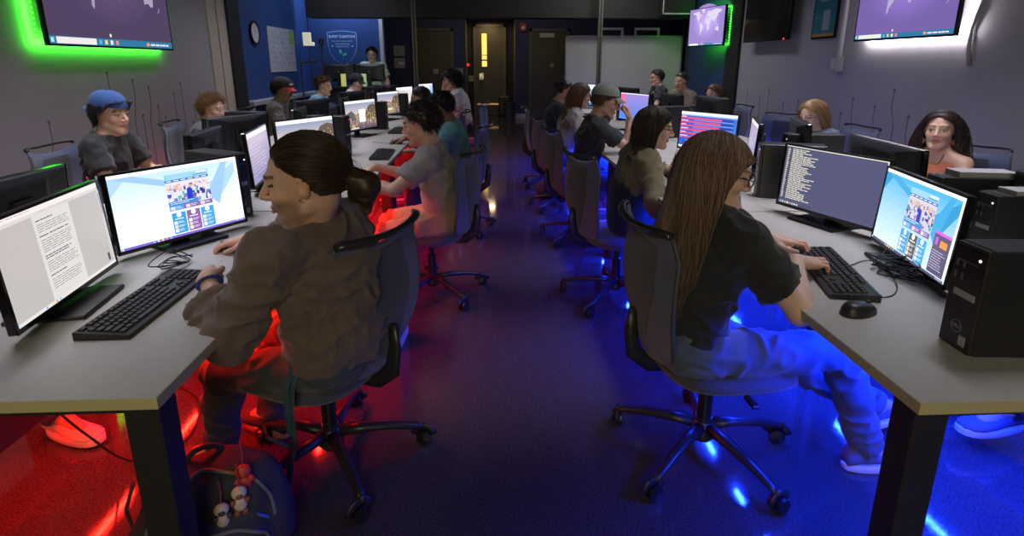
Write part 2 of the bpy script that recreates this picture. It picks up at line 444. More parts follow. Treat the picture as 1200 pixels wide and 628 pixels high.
# emblem on the blue wall: shield with outline, words and a sprout
em = thing('wall_emblem', 'painted shield emblem reading SUNY CANTON on the blue wall', 'emblem', (-2.62, 10.297, 1.68))
def shield(w, h):
    P = [(-w, h * .9), (-w * .5, h * .97), (0, h), (w * .5, h * .97), (w, h * .9), (w * .99, h * .2), (w * .88, -h * .25), (w * .6, -h * .65), (0, -h), (-w * .6, -h * .65), (-w * .88, -h * .25), (-w * .99, h * .2)]
    return P
MR = frame((0, 0, 0), (1, 0, 0), (0, 0, 1), (0, -1, 0))
MB().prism(shield(.265, .31), 0, .002, M=MR).build('outline', mat('emblem pale blue', (.25, .42, .6), .5), em)
MB().prism(shield(.253, .298), .002, .004, M=MR).build('field', mat('emblem blue', (.015, .07, .26), .5), em)
t = MB()
for s_, sz, z, b_ in (('SUNY CANTON', .066, .205, True), ('CENTER FOR CRIMINAL JUSTICE,', .026, .125, False), ('INTELLIGENCE &', .034, .075, False), ('CYBERSECURITY', .034, .03, False)):
    V, F = text_mesh(s_, sz, .001, MR @ Matrix.Translation((0, z, .005)), b_); t.add(V, F)
for sx in (-1, 1): t.prism([(sx * .18 + .02 * math.sin(k * 2 * PI / 10) * (1 if k % 2 else .45), .04 + .02 * math.cos(k * 2 * PI / 10) * (1 if k % 2 else .45)) for k in range(10)], .004, .006, M=MR)
t.build('lettering', mat('emblem white', (.6, .7, .8), .5), em)
s = MB()
s.tube([Vector((.0, -.0065, -.2)), Vector((.0, -.0065, -.12)), Vector((-.03, -.0065, -.06))], .004, 5)
for a, b2 in (((-.03, -.1), (-.06, .0)), ((.0, -.13), (.07, -.07))):
    ax = np.array((a[0], a[1])); bx = np.array(b2); d = bx - ax; nrm = np.array((-d[1], d[0])) * .28
    s.prism([tuple(ax), tuple(ax + d * .4 + nrm), tuple(bx), tuple(ax + d * .5 - nrm)], .004, .0065, M=MR)
s.build('sprout', mat('emblem green', (.1, .5, .35), .5), em)

for k, z in enumerate((1.72, 1.42)):
    p = thing('wall_notice', 'grey notice on the far wall by the emblem, ' + ('upper of the two' if k == 0 else 'lower one with a bright patch'), 'notice', (-2.23, 14.284, z), group='notices beside the far door')
    MB().box((-.14, -.015, -.13), (.14, .015, .13), bev=.004).build('panel', mat('notice grey', (.30, .30, .32), .45), p)
    if k: MB().box((-.02, -.02, -.04), (.12, -.016, .03)).build('label', mat('notice white', (.7, .7, .7), .5), p)
# standing lamp / camera stand near the poster
ls = thing('tripod_light', 'black stand with a glowing pale yellow lamp head by the blue wall', 'lamp', (-2.62, 9.0, 0))
MB().cyl((0, 0, .3), (0, 0, 1.72), .014).build('pole', black_metal, ls)
for k in range(3):
    a = k * 2 * PI / 3 + .4; MB().cyl((0, 0, .45), (.3 * math.cos(a), .3 * math.sin(a), .01), .01).build('leg', black_metal, ls)
MB().box((-.03, -.05, 1.7), (.03, .05, 1.8), bev=.008).build('head', black_plastic, ls)
sg = thing('lit_wall_sign', 'small glowing pale yellow panel between the blue wall poster and the emblem', 'sign', (-3.07, 9.78, 1.84))
MB().box((-.08, -.02, -.09), (.06, .015, .09), bev=.01).box((-.08, -.022, -.13), (.11, .015, -.07), bev=.01).build('panel', mat('pale glow', (.5, .5, .4), .5, emit=(.85, .85, .6), estr=.55), sg)

# ------------------------------------------------------------------ painted circuit traces on the grey walls
def traces(x, side, ys):
    wl = 'left' if side > 0 else 'right'
    root = thing('circuit_mural', 'dark painted circuit traces with dots on the ' + wl + ' grey wall', 'wall decal', (x, 5, 0))
    rr = random.Random(5)
    for y, z1 in ys:
        y = y - 5; m = MB(); e = .002 * side
        pts = [(y, .02), (y, z1 - .25 - rr.random() * .1)]
        dy = rr.choice((-.05, 0, .05)); pts += [(y + dy, z1 - .15), (y + dy, z1)]
        for (a, b), (c, d) in zip(pts[:-1], pts[1:]):
            w = .0035
            m.add([(e, a - w, b), (e, a + w, b), (e, c + w, d), (e, c - w, d), (0, a - w, b), (0, a + w, b), (0, c + w, d), (0, c - w, d)],
                  [(0, 1, 2, 3), (7, 6, 5, 4), (0, 4, 5, 1), (1, 5, 6, 2), (2, 6, 7, 3), (3, 7, 4, 0)])
        m.lathe([(.0001, .003), (.013, .003), (.013, 0)], 10, M=Matrix.Translation((0, y + dy, z1)) @ Matrix.Rotation(PI / 2 * side, 4, 'Y'))
        m.build('trace', mat('circuit paint', (.11, .105, .125), .6), root)
traces(XL, 1, [(4.05, 1.0), (4.35, .78), (5.08, 1.27), (5.3, 1.2), (5.45, 1.02), (4.86, 1.34), (5.6, .9), (5.75, 1.12), (5.9, 1.22), (6.05, .98), (6.2, 1.1), (6.35, 1.0), (5.2, .95), (6.1, .8)])
traces(XR, -1, [(4.6, 1.05), (4.4, 1.2), (4.2, 1.0), (4.9, 1.1), (5.1, .95), (5.9, 1.02), (6.2, .98), (6.5, 1.12), (6.7, 1.0), (7.0, 1.06), (5.4, 1.0), (4.05, 1.02)])
# ------------------------------------------------------------------ tables
TT = .74
def make_table(x0, x1, y0, y1, label, group, legs_out):
    cx, cy = (x0 + x1) / 2, (y0 + y1) / 2
    w, l = (x1 - x0) / 2, (y1 - y0) / 2
    t = thing('computer_table', label, 'table', (cx, cy, 0), 0, group)
    MB().box((-w, -l, TT - .028), (w, l, TT), bev=.0015).build('tabletop', laminate, t)
    MB().box((-w - .001, -l - .001, TT - .0275), (w + .001, -l, TT - .0008)).box((w, -l, TT - .0275), (w + .001, l, TT - .0008)).box((-w - .001, -l, TT - .0275), (-w, l, TT - .0008)).build('edge_band_lit', edge_band_lit, t)
    s = 1 if legs_out > 0 else -1                     # +1: user side is +x
    for yy in (-l + .02, l - .10):
        MB().box((s * (w - .015) - (.075 if s > 0 else 0), yy, 0), (s * (w - .015) + (0 if s > 0 else .075), yy + .07, TT - .028), bev=.004).build('leg', black_metal, t)
        MB().box((-s * (w - .03) - .03, yy, 0), (-s * (w - .03) + .03, yy + .06, TT - .028), bev=.004).build('leg', black_metal, t)
    MB().box((-w + .03, -l + .05, TT - .07), (w - .03, -l + .09, TT - .0285)).box((-w + .03, l - .09, TT - .07), (w - .03, l - .05, TT - .0285)).build('frame_rail', black_metal, t)
    MB().box((-s * (w - .005) - .009, -l + .02, .36), (-s * (w - .005) + .009, l - .02, TT - .029)).build('modesty_panel', black_metal, t)
    return t
LX0, LXM, LX1 = -2.08, -1.39, -.70
RX0, RXM, RX1 = .885, 1.67, 2.44
PL, PR = 1.49, 1.47
ordl = ('first', 'second', 'third', 'fourth', 'fifth', 'sixth')
for k in range(6):
    y0 = 1.03 + k * PL
    make_table(LXM + .005, LX1, y0, y0 + PL - .012, ordl[k] + ' grey topped table from the front along the left of the aisle', 'tables left of the aisle', 1)
    if k < 5: make_table(LX0, LXM - .005, y0, y0 + PL - .012, ordl[k] + ' grey table from the front along the left wall side', 'tables on the left wall side', -1)
for k in range(5):
    y0 = .94 + k * PR
    make_table(RX0, RXM - .005, y0, y0 + PR - .012, ordl[k] + ' grey topped table from the front along the right of the aisle', 'tables right of the aisle', -1)
    make_table(RXM + .005, RX1, y0, y0 + PR - .012, ordl[k] + ' grey table from the front along the right wall side', 'tables on the right wall side', 1)

# ------------------------------------------------------------------ LED strips under the tables
def led(x, y0, y1, colr, nm, label, power, group):
    power = power * (3.9 if nm == 'blue' else 2.4)
    o = thing('led_strip', label, 'light strip', (x, (y0 + y1) / 2, TT - .0285), 0, group)
    l = (y1 - y0) / 2
    MB().box((-.005, -l, -.002), (.005, l, 0)).build('tape', mat('led tape', (.5, .5, .5), .5), o)
    d = MB(); n = int((y1 - y0) / .06)
    em = mat('led ' + nm, colr, .4, emit=colr, estr=110, nosample=True)
    for k in range(n):
        y = -l + (k + .5) * (y1 - y0) / n
        d.box((-.004, y - .004, -.0045), (.004, y + .004, -.002))
    d.build('diodes', em, o)
    li = bpy.data.lights.new('led glow', 'AREA'); li.shape = 'RECTANGLE'; li.size = .012; li.size_y = y1 - y0 - .1; li.energy = power * (y1 - y0); li.color = colr
    lo = bpy.data.objects.new('led_glow', li); COL.objects.link(lo); lo.location = (0, 0, -.0055); lo.parent = o
    return o
RED = (1.0, .012, .006); BLUE = (.006, .03, 1.0)
for k in range(6):
    y0 = 1.1 + k * PL
    led(-.98, y0 + (.45 if k == 0 else 0), y0 + 1.35, RED, 'red', 'red diode strip under the ' + ordl[k] + ' table left of the aisle', 10, 'red strips')
    if k < 5: led(-1.83, y0, y0 + 1.35, RED, 'red', 'red diode strip under the ' + ordl[k] + ' table on the left wall side', 9, 'red strips')
for k in range(5):
    y0 = 1.0 + k * PR
    led(1.25, y0, y0 + 1.33, BLUE, 'blue', 'blue diode strip under the ' + ordl[k] + ' table right of the aisle', 17, 'blue strips')
    led(2.09, y0, y0 + 1.33, BLUE, 'blue', 'blue diode strip under the ' + ordl[k] + ' table on the right wall side', 14, 'blue strips')

# ------------------------------------------------------------------ screens (stacked coloured pieces on a panel that gives off light)
SW, SH = .478, .269
class Scr:
    def __init__(s, bg): s.P = []; s.rect(0, 0, 160, 90, bg)
    def poly(s, pts, c): s.P.append((pts, c)); return s
    def rect(s, x0, y0, x1, y1, c): return s.poly([(x0, y0), (x0, y1), (x1, y1), (x1, y0)], c)
    def grad(s, x0, y0, x1, y1, c0, c1, n=10):
        for k in range(n):
            t = (k + .5) / n; s.rect(x0, y0 + (y1 - y0) * k / n, x1, y0 + (y1 - y0) * (k + 1) / n, [a + (b - a) * t for a, b in zip(c0, c1)])
        return s
    def lines(s, x0, y0, w, n, dy, c, h=.55, words=4, seed=1, ragged=.4):
        r = random.Random(seed)
        for i in range(n):
            x = x0; end = x0 + w * (1 - ragged * r.random())
            while x < end:
                ww = min(w * (.08 + r.random() * .2), end - x); s.rect(x, y0 + i * dy, x + ww * .86, y0 + i * dy + h, c); x += ww
        return s
    def bar(s, c=(.02, .04, .25), icons=True):
        s.rect(0, 87, 160, 90, c)
        if icons:
            for k, cc in enumerate(((.2, .5, .9), (.8, .8, .8), (.9, .7, .1), (.8, .2, .2), (.1, .6, .8))): s.rect(36 + k * 5, 87.6, 38.4 + k * 5, 89.5, cc)
            s.rect(1, 87.5, 3, 89.6, (.5, .7, 1)); s.lines(146, 88, 12, 1, 1, (.8, .8, .9))
        return s
    def build(s, W=SW, Hh=SH):
        mb = MB()
        for k, (pts, c) in enumerate(s.P):
            z = -k * .00001
            V = [((x / 160 - .5) * W, z, (.5 - y / 90) * Hh) for x, y in pts]
            mb.add(V, [tuple(range(len(V)))], 0, c)
        return mb
def crowd(s, x0, y0, x1, y1, seed, n=130, bright=1.0):
    r = random.Random(seed)
    s.grad(x0, y0, x1, y1, (.9 * bright, .85 * bright, .95 * bright), (.8 * bright, .8 * bright, .95 * bright), 4)
    cols = [(.05, .1, .6), (.95, .9, .95), (.1, .3, .7), (.9, .5, .45), (.1, .55, .5), (.5, .2, .5), (.95, .8, .75), (.04, .05, .35), (.8, .85, 1), (.2, .1, .3)]
    for k in range(n):
        x = x0 + r.random() * (x1 - x0); y = y0 + (y1 - y0) * (.12 + .8 * r.random()); w = .8 + r.random() * 2.2; h = 1.5 + r.random() * 4.5
        if r.random() < .25: y = y0 + (y1 - y0) * (.12 + .2 * r.random()); c = (.85, .5, .4); w = h = 1.6
        else: c = r.choice(cols)
        s.poly([(max(x0, x - w), y), (max(x0, x - w * .8), min(y1, y + h)), (min(x1, x + w * .8), min(y1, y + h)), (min(x1, x + w), y)], [q * bright for q in c])
    px = x0 + (x1 - x0) * .5
    s.poly([(px - 3, y0 + 11), (px - 4, y1 - 3), (px + 4, y1 - 3), (px + 3.5, y0 + 12), (px + 1, y0 + 9)], (.02, .04, .5))
    s.rect(px - 1.4, y0 + 6, px + 1.6, y0 + 9.5, (.75, .45, .35))
def site(kind):
    if kind == 'a': s = Scr((.75, .86, 1.0)); s.grad(0, 3, 160, 90, (.50, .68, .98), (.95, .97, 1.0), 12); tri = [(.38, .58, .95), (.30, .50, .92)]; bright = 1.0
    else: s = Scr((.12, .42, .72)); s.grad(0, 3, 160, 90, (.06, .40, .68), (.62, .75, .88), 12); tri = [(.03, .28, .55), (.05, .34, .62)]; bright = .85
    s.poly([(0, 3), (0, 26), (22, 3)], tri[0]); s.poly([(22, 3), (64, 16), (64, 24), (0, 4)], tri[1]) ; s.poly([(112, 32), (160, 4), (160, 14), (126, 56)], tri[0]); s.poly([(138, 4), (146, 4), (128, 60), (112, 44)], tri[1])
    s.rect(0, 0, 160, 4.2, (.95, .96, 1.0)); s.rect(156, 4, 160, 87, (.85, .88, .95))
    x0, x1 = 62, 118
    s.rect(x0, 10, x1, 17, (.30, .55, .85)); s.rect(x0 + 1, 11, x0 + 3, 16, (.1, .7, .3))
    s.rect(x0 + 40, 11, x1 - 2, 12.8, (.9, .95, 1)); s.rect(x0 + 36, 14, x1 - 2, 15.5, (.1, .3, .6))
    s.rect(x0, 17, x1, 20, (.04, .16, .45))
    for k in range(6): s.rect(x0 + 2 + k * 9, 18, x0 + 8 + k * 9, 18.9, (.85, .9, 1))
    crowd(s, x0, 20, x1, 49, 3 if kind == 'a' else 4, bright=bright * .75)
    s.rect(x0, 44.5, x0 + 38, 50, (.05, .22, .55)); s.lines(x0 + 2, 45.5, 34, 2, 2, (.9, .9, 1), seed=4)
    s.rect(x0, 50, x1, 56, (.22, .12, .36)); s.rect(x0, 50, x0 + 18, 56, (.06, .30, .62))
    for k in range(3): s.rect(x0 + 1.5 + k * 19, 51, x0 + 7 + k * 19, 55, (.8, .6, .6)); s.lines(x0 + 8 + k * 19, 51.5, 9, 2, 1.8, (.85, .85, .95), seed=k)
    for k, c in enumerate(((.04, .30, .62), (.24, .10, .34), (.05, .33, .66))):
        if kind != 'a' and k == 1: c = (.10, .09, .08)
        xa = x0 + 1 + k * 18.6; s.rect(xa, 59, xa + 17.4, 86, c)
        s.poly([(xa + 8.7 + 3.2 * math.cos(t * PI / 5), 62 + 3.4 * math.sin(t * PI / 5)) for t in range(10)], (.85, .88, .92))
        s.rect(xa + 3, 66.6, xa + 14, 67.6, (.9, .9, 1))
        for q in range(3): s.rect(xa + 1.5, 70 + q * 5, xa + 5.5, 74 + q * 5, (.85, .6, .55) if q % 2 else (.9, .9, .95)); s.lines(xa + 6.5, 70.6 + q * 5, 9.5, 2, 1.6, (.85, .88, 1), seed=q + k)
    if kind == 'b':
        s.rect(128, 42, 157, 86, (.10, .08, .16)); s.rect(128, 42, 157, 45, (.65, .1, .75)); s.rect(140, 50, 152, 57, (.95, .28, .05)); s.lines(130, 62, 24, 8, 2.6, (.7, .68, .8), seed=9); s.rect(131, 48, 136, 56, (.5, .1, .6))
    s.bar((.18, .12, .55) if kind == 'a' else (.08, .08, .14))
    return s
def doc():
    s = Scr((.52, .485, .465)); s.rect(0, 0, 160, 5, (.86, .8, .78)); s.rect(0, 5, 160, 8, (.7, .66, .64)); s.rect(2, 1.2, 5, 3.4, (.8, .25, .2))
    s.lines(8, 1.6, 46, 1, 1, (.45, .42, .4)); s.lines(60, 6, 60, 1, 1, (.5, .48, .46))
    s.rect(50, 8, 106, 87, (.72, .68, .66))
    y = 13
    for j, n in enumerate((1, 4, 1, 6, 2, 5, 1, 5)):
        if n <= 2: s.lines(54, y, 30 + 12 * (j % 3), n, 2.1, (.06, .05, .07), h=.9, seed=j, ragged=.2)
        else: s.lines(54, y, 48, n, 2.1, (.22, .2, .2), h=.6, seed=j, ragged=.12)
        y += n * 2.1 + 1.9
    s.rect(148, 76, 152, 84, (.08, .07, .08)); s.rect(156, 8, 160, 87, (.62, .58, .56)); s.rect(157, 12, 159.4, 34, (.4, .38, .36))
    s.bar((.78, .74, .72)); return s
def term():
    s = Scr((.085, .088, .175)); s.rect(0, 0, 160, 1.4, (.85, .82, .7)); s.rect(158.4, 0, 160, 90, (.85, .82, .7)); s.rect(0, 1.4, 9, 83, (.06, .06, .11))
    r = random.Random(3)
    for i in range(33):
        y = 4 + i * 2.35; ln = 18 + r.random() * 24; x = 12
        s.rect(3, y, 3 + 3 + r.random() * 2, y + 1.1, (.75, .7, .55))
        while x < 12 + ln:
            w = 1.5 + r.random() * 6; s.rect(x, y, x + w, y + 1.15, (.8, .76, .6)); x += w + .9
        if r.random() < .2: continue
    s.rect(0, 85, 60, 89, (.07, .07, .14))
    for k, c in enumerate(((.2, .5, .9), (.8, .6, .1), (.2, .6, .3), (.8, .8, .8), (.8, .2, .2), (.3, .6, .9), (.8, .7, .2), (.5, .5, .6))): s.rect(3 + k * 4.4, 85.8, 6 + k * 4.4, 88.6, c)
    return s
def photo(seed=1):
    r = random.Random(seed); s = Scr((.12, .12, .2)); s.grad(0, 0, 160, 45, (.16, .26, .42), (.62, .50, .48), 10); s.grad(0, 45, 160, 90, (.32, .24, .24), (.08, .06, .1), 8)
    s.rect(0, 0, 160, 8, (.85, .84, .86))
    s.poly([(100, 45), (120, 20), (142, 14), (160, 18), (160, 60), (100, 60)], (.13, .09, .07)); s.poly([(0, 40), (30, 30), (50, 44), (50, 60), (0, 60)], (.1, .1, .12))
    s.poly([(40, 52), (60, 40), (80, 38), (100, 42), (118, 52), (110, 52), (98, 47), (80, 44), (62, 46), (48, 53)], (.28, .17, .1))
    for k in range(70):
        x = 4 + r.random() * 152; y = 44 + r.random() * 40; w = 1 + r.random() * 2; h = 2 + r.random() * 8
        s.rect(x, y, x + w, min(86, y + h), (.85, .5 + .2 * r.random(), .15) if r.random() < .6 else (.4, .25, .12))
    for k in range(20):
        x = 104 + r.random() * 52; y = 24 + r.random() * 30; s.rect(x, y, x + 1.6, y + 3, (.85, .6, .2))
    if seed == 1: s.rect(68, 28, 100, 68, (.92, .92, .95)); s.rect(80, 46, 88, 50, (.5, .6, .8))
    if seed == 2: s.rect(28, 62, 110, 84, (.35, .3, .15)); s.rect(34, 66, 60, 80, (.9, .7, .1)); s.rect(70, 66, 104, 72, (.85, .8, .6))
    s.rect(20, 84, 60, 86.4, (.85, .85, .9))
    return s
def redblue():
    s = Scr((.03, .10, .60)); s.rect(0, 0, 160, 7, (.90, .93, .98)); s.rect(0, 7, 160, 10, (.25, .45, .85)); s.rect(146, 10, 160, 84, (.05, .18, .62))
    for k in range(6):
        y = 13 + k * 9.5; s.rect(0, y, 120 - 3 * k, y + 4.6, (.85, .08, .16)); s.rect(120 - 3 * k, y, 152, y + 4.6, (.02, .06, .35)); s.rect(2, y - 1.5, 16 + (k * 7) % 13, y + .6, (.95, .75, .85)); s.rect(40, y + 5.4, 150, y + 7.8, (.14, .30, .85))
    s.rect(20, 70, 50, 71.5, (.5, .6, .9)); s.rect(0, 84, 160, 90, (.85, .9, .98)); return s
def pinkscr():
    s = Scr((.42, .36, .5)); s.grad(0, 8, 160, 90, (.50, .42, .55), (.22, .22, .42), 8); s.rect(0, 0, 160, 9, (.9, .8, .82)); s.lines(10, 20, 120, 10, 6, (.6, .5, .62), h=1.2); return s
def blueui():
    s = Scr((.12, .2, .7)); s.grad(0, 0, 160, 90, (.35, .25, .62), (.06, .22, .75), 8); s.rect(0, 0, 34, 40, (.72, .16, .35)); s.rect(0, 0, 160, 3, (.9, .9, 1)); s.rect(4, 84, 140, 88, (.1, .3, .8)); return s
def lightui(seed=0):
    s = Scr((.82, .80, .80)); s.rect(0, 0, 160, 8, (.92, .93, .97)); s.rect(14, 14, 146, 80, (.7, .66, .66)); s.lines(20, 20, 110, 8, 6.5, (.4, .35, .35), h=2, seed=seed); s.rect(0, 86, 160, 90, (.2, .25, .5)); return s
def blueside():
    s = Scr((.10, .35, .75)); s.grad(0, 0, 160, 90, (.55, .7, .95), (.05, .25, .6), 8); s.rect(45, 10, 120, 80, (.92, .93, .97)); s.lines(52, 20, 60, 8, 6, (.3, .45, .75), h=2); s.rect(0, 0, 160, 6, (.95, .96, 1)); return s
def darkui():
    s = Scr((.05, .05, .08)); s.lines(10, 12, 80, 10, 6, (.4, .4, .45), h=1.2); return s
# world map (lon,lat outlines, coarse)
CONT = [
 [(-168, 66), (-155, 71), (-130, 70), (-110, 73), (-95, 72), (-85, 68), (-92, 60), (-80, 52), (-78, 60), (-65, 58), (-56, 52), (-66, 45), (-75, 38), (-81, 31), (-82, 26), (-90, 30), (-97, 26), (-97, 20), (-90, 16), (-83, 9), (-79, 8), (-86, 12), (-95, 15), (-105, 20), (-113, 30), (-124, 40), (-125, 49), (-135, 58), (-152, 59), (-165, 60)],
 [(-73, 78), (-55, 82), (-30, 83), (-20, 76), (-25, 70), (-42, 60), (-52, 66), (-58, 75)],
 [(-79, 8), (-72, 12), (-62, 10), (-50, 1), (-35, -6), (-39, -15), (-42, -23), (-50, -29), (-57, -36), (-64, -41), (-66, -50), (-69, -54), (-74, -48), (-72, -35), (-71, -20), (-77, -13), (-81, -4)],
 [(-17, 15), (-16, 22), (-6, 35), (10, 37), (20, 32), (32, 31), (37, 21), (43, 12), (51, 12), (45, 2), (40, -6), (40, -15), (33, -25), (27, -34), (18, -34), (12, -18), (13, -8), (9, 1), (4, 6), (-8, 5)],
 [(43, -25), (47, -25), (50, -15), (46, -16)],
 [(-9, 37), (-9, 43), (-1, 47), (-4, 48), (4, 52), (8, 57), (6, 60), (14, 68), (28, 71), (40, 67), (60, 69), (75, 73), (105, 77), (140, 73), (170, 69), (180, 66), (163, 60), (157, 52), (143, 56), (135, 45), (127, 38), (122, 40), (121, 31), (112, 22), (106, 19), (109, 11), (101, 7), (104, 1), (98, 10), (92, 22), (86, 20), (80, 13), (77, 8), (72, 20), (62, 25), (57, 26), (50, 29), (58, 20), (45, 13), (39, 21), (34, 29), (36, 36), (27, 37), (22, 37), (15, 42), (12, 45), (4, 43), (-2, 37)],
 [(96, 5), (104, -5), (106, -6), (102, 0)], [(109, 2), (117, 6), (118, -1), (114, -4), (110, -2)], [(106, -7), (115, -8), (114, -9), (107, -8)], [(131, -1), (141, -3), (150, -10), (141, -9), (134, -4)],
 [(114, -22), (122, -17), (130, -12), (137, -12), (141, -17), (143, -11), (153, -26), (150, -37), (140, -38), (131, -32), (116, -35)],
 [(167, -46), (173, -40), (178, -37), (175, -41), (170, -46)], [(-5, 50), (1, 52), (-3, 58), (-6, 57)], [(130, 32), (136, 34), (141, 38), (142, 44), (139, 36)], [(120, 18), (126, 7), (122, 10)]]
def tvmap(c_bg, c_land, streak=None):
    s = Scr(c_bg)
    for k in range(12):                                # soft backdrop bands in the picture shown
        t = 1 - k / 12; s.poly([(80 + 70 * t * math.cos(a * PI / 12), 34 + 44 * t * math.sin(a * PI / 12)) for a in range(24)], [c_bg[i] * (1 + .9 * (1 - t)) for i in range(3)])
    for P in CONT: s.poly([(80 + lo / 180 * 68, 40 - la / 90 * 42) for lo, la in P], c_land)
    if streak: s.poly([(42, 23), (52, 15), (54, 16), (44, 25)], streak)
    s.poly([(68.5 + 1.4 * math.cos(a), 82.5 + 1.4 * math.sin(a)) for a in np.arange(0, 6.28, .7)], (.8, .75, .7))
    s.rect(0, 85, 160, 90, (.03, .20, .38)); s.rect(7, 85.4, 50, 89.6, (.88, .86, .84)); s.rect(1.5, 86, 4.5, 89, (.4, .8, .95))
    for k, cc in enumerate(((.1, .5, .9), (.9, .7, .15), (.85, .85, .9), (.8, .3, .2))): s.rect(53 + k * 7, 86, 56.5 + k * 7, 89, cc)
    s.rect(118, 86.4, 122, 88.8, (.9, .4, .1)); s.lines(124, 87, 32, 1, 1, (.85, .85, .9), h=1.4)
    return s
SCREENS = {'site_a': site('a'), 'site_b': site('b'), 'doc': doc(), 'term': term(), 'photo1': photo(1), 'photo2': photo(2), 'redblue': redblue(), 'pink': pinkscr(), 'blueui': blueui(), 'light': lightui(), 'blueside': blueside(), 'dark': darkui()}
def screen_mat(st):
    return mat('screen light %.2f' % st, (1, 1, 1), .25, emit='vcol', estr=st, vcol=True)

# ------------------------------------------------------------------ monitor
def ring_logo(M, r=.018):
    l = MB(); l.lathe([(r * .88, 0), (r * .88, .0006), (r, .0006), (r, 0)], 24, M=M)
    V, F = text_mesh('DELL', r * .78, .0004, M @ Matrix.Translation((0, 0, .0006)), True); l.add(V, F)
    return l
LOGO_MAT = mat('logo grey', (.25, .26, .28), .35, .4)
mon_cache = {}
PW, PH = .500, .290
def monitor_parts(bot, scale=1.0):
    key = (round(bot, 3), scale)
    if key in mon_cache: return mon_cache[key]
    w, h = PW / 2 * scale, PH * scale
    pan = MB().box((-w, -.006, bot), (w, .016, bot + h), bev=.003)
    bul = MB()
    g = [(w * .96, .016, 0), (w * .9, .026, .01), (w * .5, .040, .04), (w * .42, .046, .06)]
    V = []
    for gx, gy, gz in g: V += [(-gx, gy, bot + gz), (gx, gy, bot + gz), (gx, gy, bot + h - gz * .6), (-gx, gy, bot + h - gz * .6)]
    F = []
    for k in range(3):
        for j in range(4): F.append((k * 4 + j, (k + 1) * 4 + j, (k + 1) * 4 + (j + 1) % 4, k * 4 + (j + 1) % 4))
    F.append((12, 15, 14, 13)); bul.add(V, F)
    neck = MB().box((-.035, .046, .012), (.035, .066, bot + h * .3), bev=.004).box((-.05, .04, bot + h * .3), (.05, .064, bot + h * .72), bev=.004)
    base = MB().box((-.115, -.09, 0), (.115, .11, .011), bev=.004)
    bez = MB()
    b = .008
    bez.box((-w, -.0085, bot), (w, -.0055, bot + .014)).box((-w, -.0085, bot + h - b), (w, -.0055, bot + h)).box((-w, -.0085, bot), (-w + b, -.0055, bot + h)).box((w - b, -.0085, bot), (w, -.0055, bot + h))
    logo = ring_logo(frame((0, .0642, bot + h * .56), (-1, 0, 0), (0, 0, 1), (0, 1, 0)), .021)
    P = dict(pan=pan.build('panel', gloss_black), back=bul.build('rear_shell', back_plastic), neck=neck.build('stand_neck', satin_black), base=base.build('stand_base', satin_black), bez=bez.build('bezel', gloss_black), logo=logo.build('rear_logo', LOGO_MAT))
    me = {k: o.data for k, o in P.items()}
    for o in P.values(): bpy.data.objects.remove(o)
    mon_cache[key] = me; return me
scr_cache = {}
def monitor(x, y, yaw, label, screen='dark', st=1.0, cz=None, scale=1.0, tilt=0.06, logo=True, group=None):
    bot = .045 if cz is None else cz - TT - PH / 2
    o = thing('computer_monitor', label, 'monitor', (x, y, TT), yaw, group)
    me = monitor_parts(bot, scale)
    # head (panel, shell, bezel, screen) leans back a touch about its own centre
    def part(nm, m, parent):
        p = bpy.data.objects.new(nm, m); COL.objects.link(p); p.parent = parent; return p
    part('stand_base', me['base'], o); part('stand_neck', me['neck'], o)
    T = Matrix.Translation((0, 0, bot + PH / 2)) @ Matrix.Rotation(-tilt, 4, 'X') @ Matrix.Translation((0, 0, -bot - PH / 2))
    pn = part('panel', me['pan'], o); pn.matrix_local = T
    for nm, k in (('rear_shell', 'back'), ('bezel', 'bez')): part(nm, me[k], pn)
    if logo: part('rear_logo', me['logo'], o)
    key = (screen, st, scale)
    if key not in scr_cache:
        s = SCREENS[screen].build(SW * scale, SH * scale).build('screen', screen_mat(st), color=True); scr_cache[key] = s.data; bpy.data.objects.remove(s)
    sc = part('screen', scr_cache[key], pn); sc.location = (0, -.0064, bot + PH * scale / 2 + .003)
    return o

